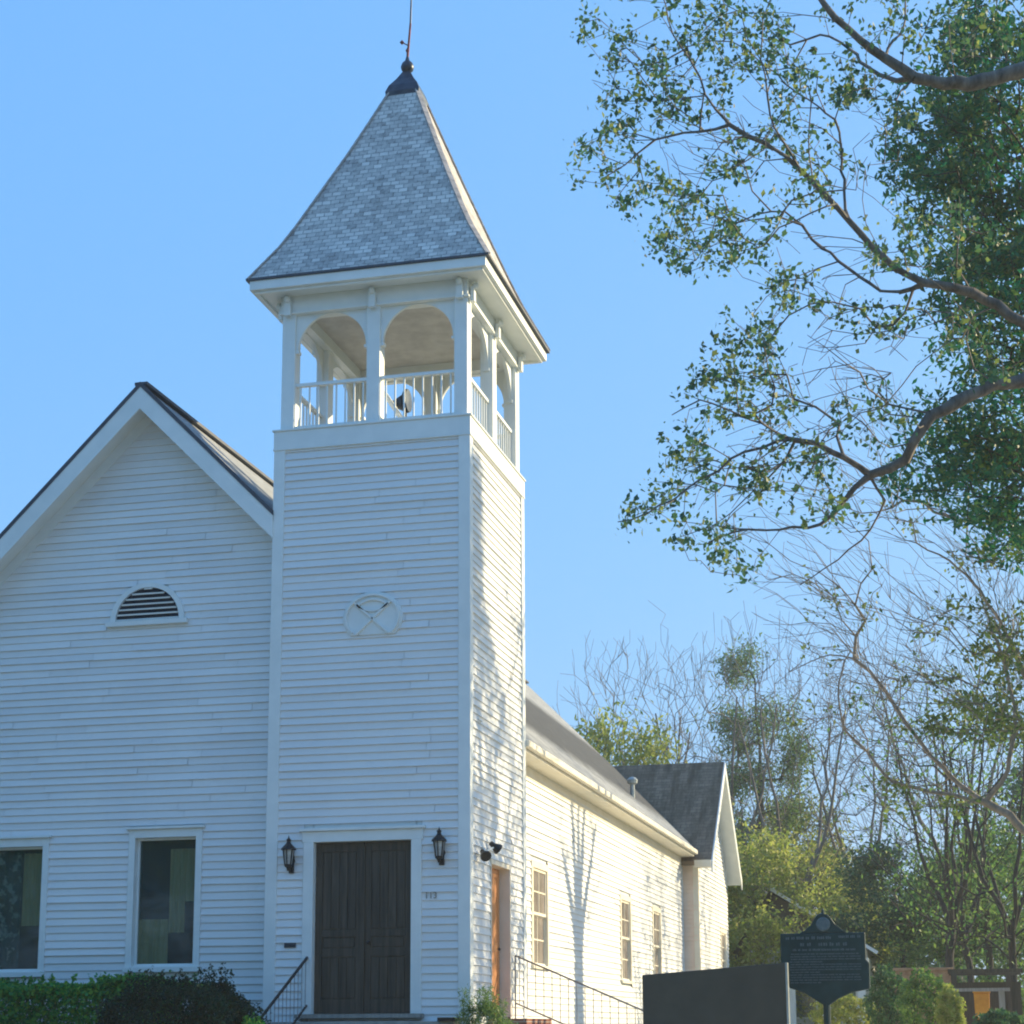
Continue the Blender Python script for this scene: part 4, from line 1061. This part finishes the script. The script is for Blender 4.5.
# --- background prototypes
def proto_bare(seed,h=16,n=750,wd=5.5,trunks=1):
    global rng; rng=np.random.default_rng(seed)
    w_=Wood((0,0,-.5),.25)
    k=w_.curve(0,[(0,0,h*.15),(.2,.1,h*.3)],[.17,.15,.12],.8,.03)
    for q in range(4):
        a=q*1.6+rng.uniform(0,1); w_.curve(k,[(wd*.25*math.cos(a),wd*.25*math.sin(a),h*.5),(wd*.42*math.cos(a),wd*.42*math.sin(a),h*.75)],[.09,.06,.03],.8,.06)
    A=[]
    for _ in range(n):
        z=h*(.30+.70*rng.random()**1.1)*(1-.12*rng.random()); f=(z/h-.3)/.7; rr_=wd*(.35+.65*math.sin(math.pi*min(1,f*.8+.1)))*math.sqrt(rng.random()); a=rng.uniform(0,6.283)
        A.append((rr_*math.cos(a),rr_*math.sin(a),z))
    w_.attach(A,.5,.14,shift=.6,ctr=(0,0,h*.25)); return w_
def proto_leafy(seed,h,wd,nc,per,trunk_h=.25,low=.15):
    global rng; rng=np.random.default_rng(seed)
    w_=Wood((0,0,-.5),.22); w_.curve(0,[(0,0,h*trunk_h),(.1,.1,h*.6),(0,0,h*.85)],[.22,.18,.1,.04],.7,.04)
    A=[]
    for _ in range(nc):
        a=rng.uniform(0,6.283); z=h*rng.uniform(low,.97); f=(z/h-low)/(1-low); rr_=wd*(math.sin(math.pi*(f*.78+.16)))*rng.uniform(.45,1); c=np.array([rr_*math.cos(a),rr_*math.sin(a),z]); s_=rng.uniform(.10,.2)*wd
        for _ in range(per):
            A.append(c+rng.normal(0,1,3)*s_*np.array([1,1,.7]))
    w_.attach(A,.6,.3); return w_
def place_tree(proto,x,y,rz,sc,label,group=None,first=[None]):
    src=proto['o']
    if not proto.get('used'): o=src; proto['used']=True
    else:
        o=src.copy(); col.objects.link(o)
        for ch in src.children:
            c=ch.copy(); col.objects.link(c); c.parent=o
    o.location=(x,y,gh(x,y)-.1); o.rotation_euler=(0,0,rz); o.scale=(sc[0],sc[0],sc[1]) if isinstance(sc,tuple) else (sc,)*3
    o['label']=label
    if group: o['group']=group
    return o
PB=[{'o':tree((0,0,0),'x',proto_bare(s,16,n_,5.5),M['twig'],None,0,0,name='bare_tree',r0=.0075,e=2.5)} for s,n_ in ((11,1050),(12,950))]
PD={'o':tree((0,0,0),'x',proto_bare(14,12,260,4.2),M['bark_dark'],M['leafG'],5,.16,name='tree',r0=.011,e=2.5,leafkw=dict(spread=.25))}
PY={'o':tree((0,0,0),'x',proto_leafy(21,8,3.4,30,26),M['bark'],M['leafY'],28,.17,name='tree',r0=.008,leafkw=dict(spread=.24))}
PG={'o':tree((0,0,0),'x',proto_leafy(22,10,4.0,30,26,.3,.1),M['bark_dark'],M['leafD'],24,.19,name='tree',r0=.008,leafkw=dict(spread=.28))}
PM={'o':tree((0,0,0),'x',proto_leafy(23,9,3.6,30,26),M['bark_dark'],M['leafG'],24,.17,name='tree',r0=.008,leafkw=dict(spread=.26))}
PP={'o':tree((0,0,0),'x',proto_leafy(24,15,2.9,30,26,.45,.30),M['bark_dark'],M['needle'],24,.2,name='pine_tree',r0=.01,leafkw=dict(spread=.3,asp=.3))}
def px_place(proto,u,Y,vtop,h,rz,label,group=None,wsc=None):
    p=at(u,1000,Y); top=at(u,vtop,Y)[2]; g0=gh(p[0],Y); s=(top-g0)/h
    return place_tree(proto,p[0],Y,rz,(wsc or s,s),label,group)
gb='bare trees behind the church'
px_place(PB[0],655,58,625,16,.3,'bare twiggy tree rising behind the transept roof, leftmost of the bare ones',gb)
px_place(PB[1],722,50,600,16,1.2,'tall bare tree just right of the transept gable peak',gb)
px_place(PB[0],805,46,610,16,2.2,'bare tree with spreading branches above the historical marker',gb)
px_place(PB[1],868,54,640,16,3.6,'bare tree standing between the marker and the twin dark trunks',gb)
px_place(PB[0],960,60,560,16,4.6,'tall bare tree far back behind the twin dark trunks',gb)
gg='leafy trees behind the church'
px_place(PY,622,44,722,8,.5,'olive green bushy treetop just above the transept roof',gg,1.15)
px_place(PP,765,52,640,15,.4,'tall narrow pale green pine between the bare trees',gg,1.0)
px_place(PY,800,56,800,8,5.2,'tall airy yellow-green tree behind the bare trees above the marker',gg,1.2)
px_place(PY,762,36,835,8,2.0,'yellow-green tree beside the transept gable',gg,.95)
px_place(PY,812,47,850,8,3.6,'yellow-green tree behind the grey roofed house',gg,1.0)
px_place(PG,905,40,842,10,.8,'dark green rounded tree left of the twin dark trunks',gg,.85)
px_place(PM,870,50,880,9,2.8,'small dull green tree seen through a gap beyond the marker',gg,.9)
px_place(PM,990,36,828,9,.2,'bright mid green tree right of the twin dark trunks',gg,.85)
px_place(PG,1040,44,760,10,1.9,'dark green tree cut off by the lower right edge',gg,.95)
px_place(PM,955,52,880,9,4.0,'mid green tree filling the gap behind the twin dark trunks',gg,1.0)
gt='dark trunked trees at the lower right'
px_place(PD,952,27,640,12,.6,'dark forked tree, left of the pair of dark trunks',gt,.85)
px_place(PD,972,30,680,12,2.9,'dark slender tree, right of the pair of dark trunks',gt,.7)
px_place(PD,1014,24,650,12,4.4,'dark trunked tree nearest the lower right corner',gt,.75)

# trees across the street, seen mirrored in the front windows
go='street trees across the road'
for k,(x,y,sc,P_,lab) in enumerate(((-20,-35,1.35,PG,'broad dark green street tree across the road, second from the left'),(-27,-33,1.3,PM,'mid green street tree across the road, farthest left'),(-14,-36,1.3,PG,'broad dark green street tree across the road, third from the left'),(-7,-38,1.3,PM,'mid green street tree across the road facing the gable windows'),(2,-40,1.2,PG,'dark green street tree across the road behind the photographer'),(11,-38,1.3,PM,'mid green street tree across the road facing the marker'),(20,-35,1.3,PG,'broad dark green street tree across the road, farthest right'),(-24,-16,1.6,PM,'mid green tree left of the church by the pavement'),(-22,-4,1.5,PG,'dark green tree left of the church side wall'))):
    place_tree(P_,x,y,k*1.3,sc,lab,go)
# far woods closing the horizon
mb_c=[]
rs=np.random.default_rng(5)
for k in range(60):
    x=rs.uniform(-90,90); y=rs.uniform(85,115); h=rs.uniform(5,9); 
    n_=400
    d=rs.normal(0,1,(n_,3)); d/=np.linalg.norm(d,axis=1)[:,None]; d*=rs.uniform(.5,1,(n_,1))
    mb_c.append(np.array([x,y,gh(x,y)+h*.5])+d*np.array([4.5,3,h*.55]))
fwd=MB(); C_=np.concatenate(mb_c)
dummy=link(bpy.data.objects.new('far_woods_tmp',None))
lm=leaves_mesh(C_,.9,rs,asp=.7); V=np.array(lm.v); Fc=np.array(lm.f)
me=bpy.data.meshes.new('far_woods'); me.from_pydata([tuple(v) for v in V],[],[tuple(map(int,f)) for f in Fc]); me.materials.append(M['leafD'])
fo=link(bpy.data.objects.new('far_woods',me)); tag(fo,'dark green line of distant woods low on the horizon','woods',kind='stuff')
bpy.data.objects.remove(dummy)

# ------------------------------------------------------------------ shrubs
def shrub(name,label,c,r,n,size,mat,group=None,flat=1.0,spikes=0,cat='shrub',asp=.5):
    rs=np.random.default_rng(n); root=empty(name,(c[0],c[1],gh(c[0],c[1])),label,cat,group)
    w_=Wood((c[0],c[1],gh(c[0],c[1])-.1),.04); A=[]
    for _ in range(70):
        d=rs.normal(0,1,3); d/=np.linalg.norm(d); d*=rs.uniform(.4,.92); q=np.array(c)+d*np.array(r); q[2]=max(q[2],gh(c[0],c[1])+.05); A.append(q)
    w_.attach(A,.25,.2); w_.finish(.004); w_.meshes()[0].build('stems',M['bark_dark'],root)
    d=rs.normal(0,1,(n,3)); d/=np.linalg.norm(d,axis=1)[:,None]
    lump=1+.16*np.sin(d[:,0]*7+1)*np.sin(d[:,1]*6)+.10*np.sin(d[:,2]*9+d[:,0]*5)
    rad=rs.uniform(.5,1,(n,1))**.4
    P=np.array(c)+d*rad*lump[:,None]*np.array(r)
    P=P[P[:,2]>gh(c[0],c[1])]
    if spikes:
        for _ in range(spikes):
            a=rs.uniform(0,6.283); q=np.array(c)+np.array([r[0]*.75*math.cos(a)*rs.random(),r[1]*.75*math.sin(a)*rs.random(),r[2]*.75]); L_=rs.uniform(.12,.42)
            tip=q+np.array([rs.normal(0,.07),rs.normal(0,.07),L_])
            P=np.concatenate([P,q+(tip-q)*rs.random((26,1))+rs.normal(0,.012,(26,3))])
    build_np(leaves_mesh(P,size,rs,asp=asp,spread=.01,droop=-.5),'foliage',mat,root); return root
# clipped hedge along the front wall
hg=empty('hedge',(-6.4,-.7,-1.0),'green clipped hedge under the two front windows','hedge')
rs=np.random.default_rng(3); n=75000
X=rs.uniform(-11,-3.9,n); tt=rs.random(n); zt_=at(75,985,-.9)[2]
top=zt_+.05*np.sin(X*2.3)+.04*np.sin(X*5.1+1)+rs.normal(0,.02,n)
Y=np.where(tt<.45,-1.25+rs.normal(0,.05,n),rs.uniform(-1.25,-.25,n)); Z=np.where(tt<.45,rs.uniform(-1.0,1,n)*0+(-1.0+(top+1.0)*rs.random(n)),top-np.abs(rs.normal(0,.05,n)))
P=np.stack([X,Y,Z],1)
for _ in range(60):
    x=rs.uniform(-10,-4); q=np.array([x,rs.uniform(-1.1,-.4),zt_]); tip=q+np.array([rs.normal(0,.04),0,rs.uniform(.05,.2)]); P=np.concatenate([P,q+(tip-q)*rs.random((14,1))+rs.normal(0,.012,(14,3))])
build_np(leaves_mesh(P,.07,rs,asp=.6,spread=.01),'foliage',M['hedge'],hg)
mb=MB()
for k in range(40):
    x=-10.9+k*.175; mb.tube((x,-.75,-1.1),(x+rs.normal(0,.1),-.75+rs.normal(0,.2),zt_-.1),.012,.005,4,False)
mb.build('stems',M['bark_dark'],hg)
pc=at(172,1010,-2.2)
shrub('shrub','large dark rounded shrub in front of the hedge, left of the steps',(pc[0],-2.2,-.35),(1.20,.9,.73),26000,.05,M['shrubdark'],spikes=26)
pc=at(222,985,-1.6); shrub('shrub','upright dark shrub with ragged sprigs close to the tower corner',(pc[0],-1.7,-.15),(.42,.4,.50),7000,.05,M['shrubdark'],spikes=22)
pc=at(262,1015,-2.0); shrub('shrub','small leafy shrub tucked against the foot of the front handrail',(pc[0],-2.3,-.55),(.28,.28,.42),2200,.07,M['hedge'])
pc=at(490,1015,-.8); shrub('shrub','spiky grey-green shrub at the tower\'s right corner below the orange door',(.42,-.7,-.55),(.46,.4,.62),5200,.09,M['needle'],spikes=40,asp=.14)

# ------------------------------------------------------------------ background right: house, brick wall, pergola
def px3(u,v,Y): return at(u,v,Y)
HY=36
a=px3(748,965,HY); b=px3(868,965,HY)
hx0,hx1=a[0]+.1,b[0]; 
hr=empty('bungalow',((hx0+hx1)/2,HY+3,gh(4,HY)),'small pale bungalow with grey gabled roof behind the marker','house')
ze=px3(800,950,HY)[2]; zr=px3(800,893,HY)[2]; g0=gh(4,HY)
MB().box((hx0,HY,g0-.2),(hx1,HY+6,ze)).build('wall',M['housewall'],hr)
mb=MB(); xm=hx0+1.0; ov=.35
pk=(px3(772,890,HY)[0],px3(772,890,HY)[2])
for pA_,pB_ in (((hx0-ov-.2,ze-.1),pk),(pk,(hx1+ov,ze-.15))):
    q=[(pA_[0],HY-.5,pA_[1]),(pB_[0],HY-.5,pB_[1]),(pB_[0],HY+6.5,pB_[1]),(pA_[0],HY+6.5,pA_[1])]; L_=math.hypot(pB_[0]-pA_[0],pB_[1]-pA_[1])
    mb.face(q,[(0,0),(0,L_),(7,L_),(7,0)]); mb.face([(x,y,z-.12) for x,y,z in q][::-1],[(0,0)]*4)
mb.build('roof',M['greyroof'],hr)
MB().bar((pk[0],HY-.52,pk[1]),(hx1+ov,HY-.52,ze-.15),.05,.11).build('rake_board',M['trim'],hr)
MB().prism([(hx0,HY+.02,ze),(hx1,HY+.02,ze),(pk[0],HY+.02,pk[1]-.15)],(0,.2,0)).build('gable_wall',M['greyroof'],hr)
for u in (792,826,862):
    p=px3(u,1000,HY-1.3); MB().box((p[0]-.12,HY-1.4,g0),(p[0]+.12,HY-1.18,ze-.35)).build('porch_column',M['trim'],hr)
MB().box((px3(785,1000,HY-1.3)[0],HY-1.5,ze-.6),(px3(870,1000,HY-1.3)[0],HY,ze-.34)).build('porch_roof',M['trim'],hr)
for u in (805,845):
    p=px3(u,1000,HY); f_=MB().box((p[0]-.42,HY-.05,g0+1.0),(p[0]+.42,HY-.001,g0+2.3)).build('window',M['trim'],hr); MB().box((p[0]-.36,HY-.062,g0+1.06),(p[0]+.36,HY-.051,g0+2.24)).build('pane',M['glass'],f_)
# brick wall
WY=22
a=px3(893,968,WY); b=px3(951,968,WY); bot=-1.3
bw=empty('brick_wall',((a[0]+b[0])/2,WY,bot),'low brown brick wall behind the tangled shrubs at lower right','wall')
MB().box((a[0],WY,bot),(b[0],WY+.35,a[2]-.08)).build('wall_body',M['tan'],bw)
MB().box((a[0]-.04,WY-.04,a[2]-.08),(b[0]+.04,WY+.39,a[2])).build('coping',M['tan'],bw,bevel=.01)
# pergola-like carport
PYY=20
a=px3(952,970,PYY); b=px3(1012,970,PYY); c_=px3(1000,990,PYY)
pg=empty('wooden_carport',((a[0]+b[0])/2,PYY+1,-1.2),'dark timber carport with grey rail and post at the lower right','carport')
MB().box((a[0]-.1,PYY,a[2]-.08),(b[0]+.25,PYY+.14,a[2]+.02)).build('top_beam',M['fence'],pg)
MB().box((a[0]-.1,PYY+2,a[2]-.08),(b[0]+.25,PYY+2.14,a[2]+.02)).build('top_beam',M['fence'],pg)
MB().box((a[0],PYY-.06,c_[2]-.03),(px3(1010,990,PYY)[0],PYY-.005,c_[2]+.05)).build('cross_rail',M['greywood'],pg)
for u in (955,1002):
    p=px3(u,1000,PYY); MB().box((p[0]-.07,PYY-.004,-1.4),(p[0]+.07,PYY+.12,a[2]-.08 if u<1000 else c_[2]-.03)).build('post',M['greywood'] if u>1000 else M['fence'],pg)
p=px3(1008,1000,PYY); MB().box((p[0]+.02,PYY+2.0,-1.4),(p[0]+.14,PYY+2.12,a[2]-.08)).build('post',M['fence'],pg)
MB().box((a[0]-.1,PYY+2.2,-1.3),(b[0]+.25,PYY+2.28,a[2]-.25)).build('back_panel',M['fence'],pg)
p=px3(982,1003,PYY+1); yb=empty('storage_bin',(p[0],PYY+1,-1.1),'yellow plastic bin standing under the dark timber carport','bin')
zt3=px3(982,993,PYY+1)[2]
MB().prism([(p[0]-.13,PYY+.9,-1.1),(p[0]+.13,PYY+.9,-1.1),(p[0]+.19,PYY+.9,zt3),(p[0]-.19,PYY+.9,zt3)],(0,.35,0)).build('bin_body',M['yellow'],yb,bevel=.02)
MB().box((p[0]-.21,PYY+.87,zt3+.001),(p[0]+.21,PYY+1.28,zt3+.04)).build('lid',M['yellow'],yb,bevel=.01)
# shrubs at lower right
gs='shrubs at the lower right'
for (u,v,Y_,rx,rz_,mat,lab) in ((925,1000,17,.62,.75,'leafG','grassy green shrub in front of the low brick wall'),(888,1000,19,.55,.85,'leafD','dark tangled shrub between the marker and the brick wall'),(950,1010,16,.3,.6,'leafY','pale straw-coloured shrub beside the carport post'),(845,1012,24,.9,.55,'leafY','yellow-green shrub seen below the marker plate'),(1000,1020,13,.5,.28,'leafD','low dark shrub in front of the carport'),(880,975,26,.5,.4,'terracotta','x')):
    if mat=='terracotta': continue
    p=px3(u,v,Y_); shrub('shrub',lab,(p[0],Y_,p[2]-.1),(rx,.6,rz_),3200,.10,M[mat],gs)

mt=bpy.data.materials.new('haze_air'); mt.use_nodes=True; n=mt.node_tree; n.nodes.clear()
o=n.nodes.new('ShaderNodeOutputMaterial'); v=n.nodes.new('ShaderNodeVolumePrincipled'); v.inputs['Color'].default_value=(.90,.96,.94,1); v.inputs['Density'].default_value=.0009; v.inputs['Anisotropy'].default_value=.35
n.links.new(v.outputs[0],o.inputs['Volume'])
tag(MB().box((-401,-401,-4),(401,501,24)).build('haze',mt),'thin warm afternoon haze lying over the whole churchyard','haze',kind='stuff')
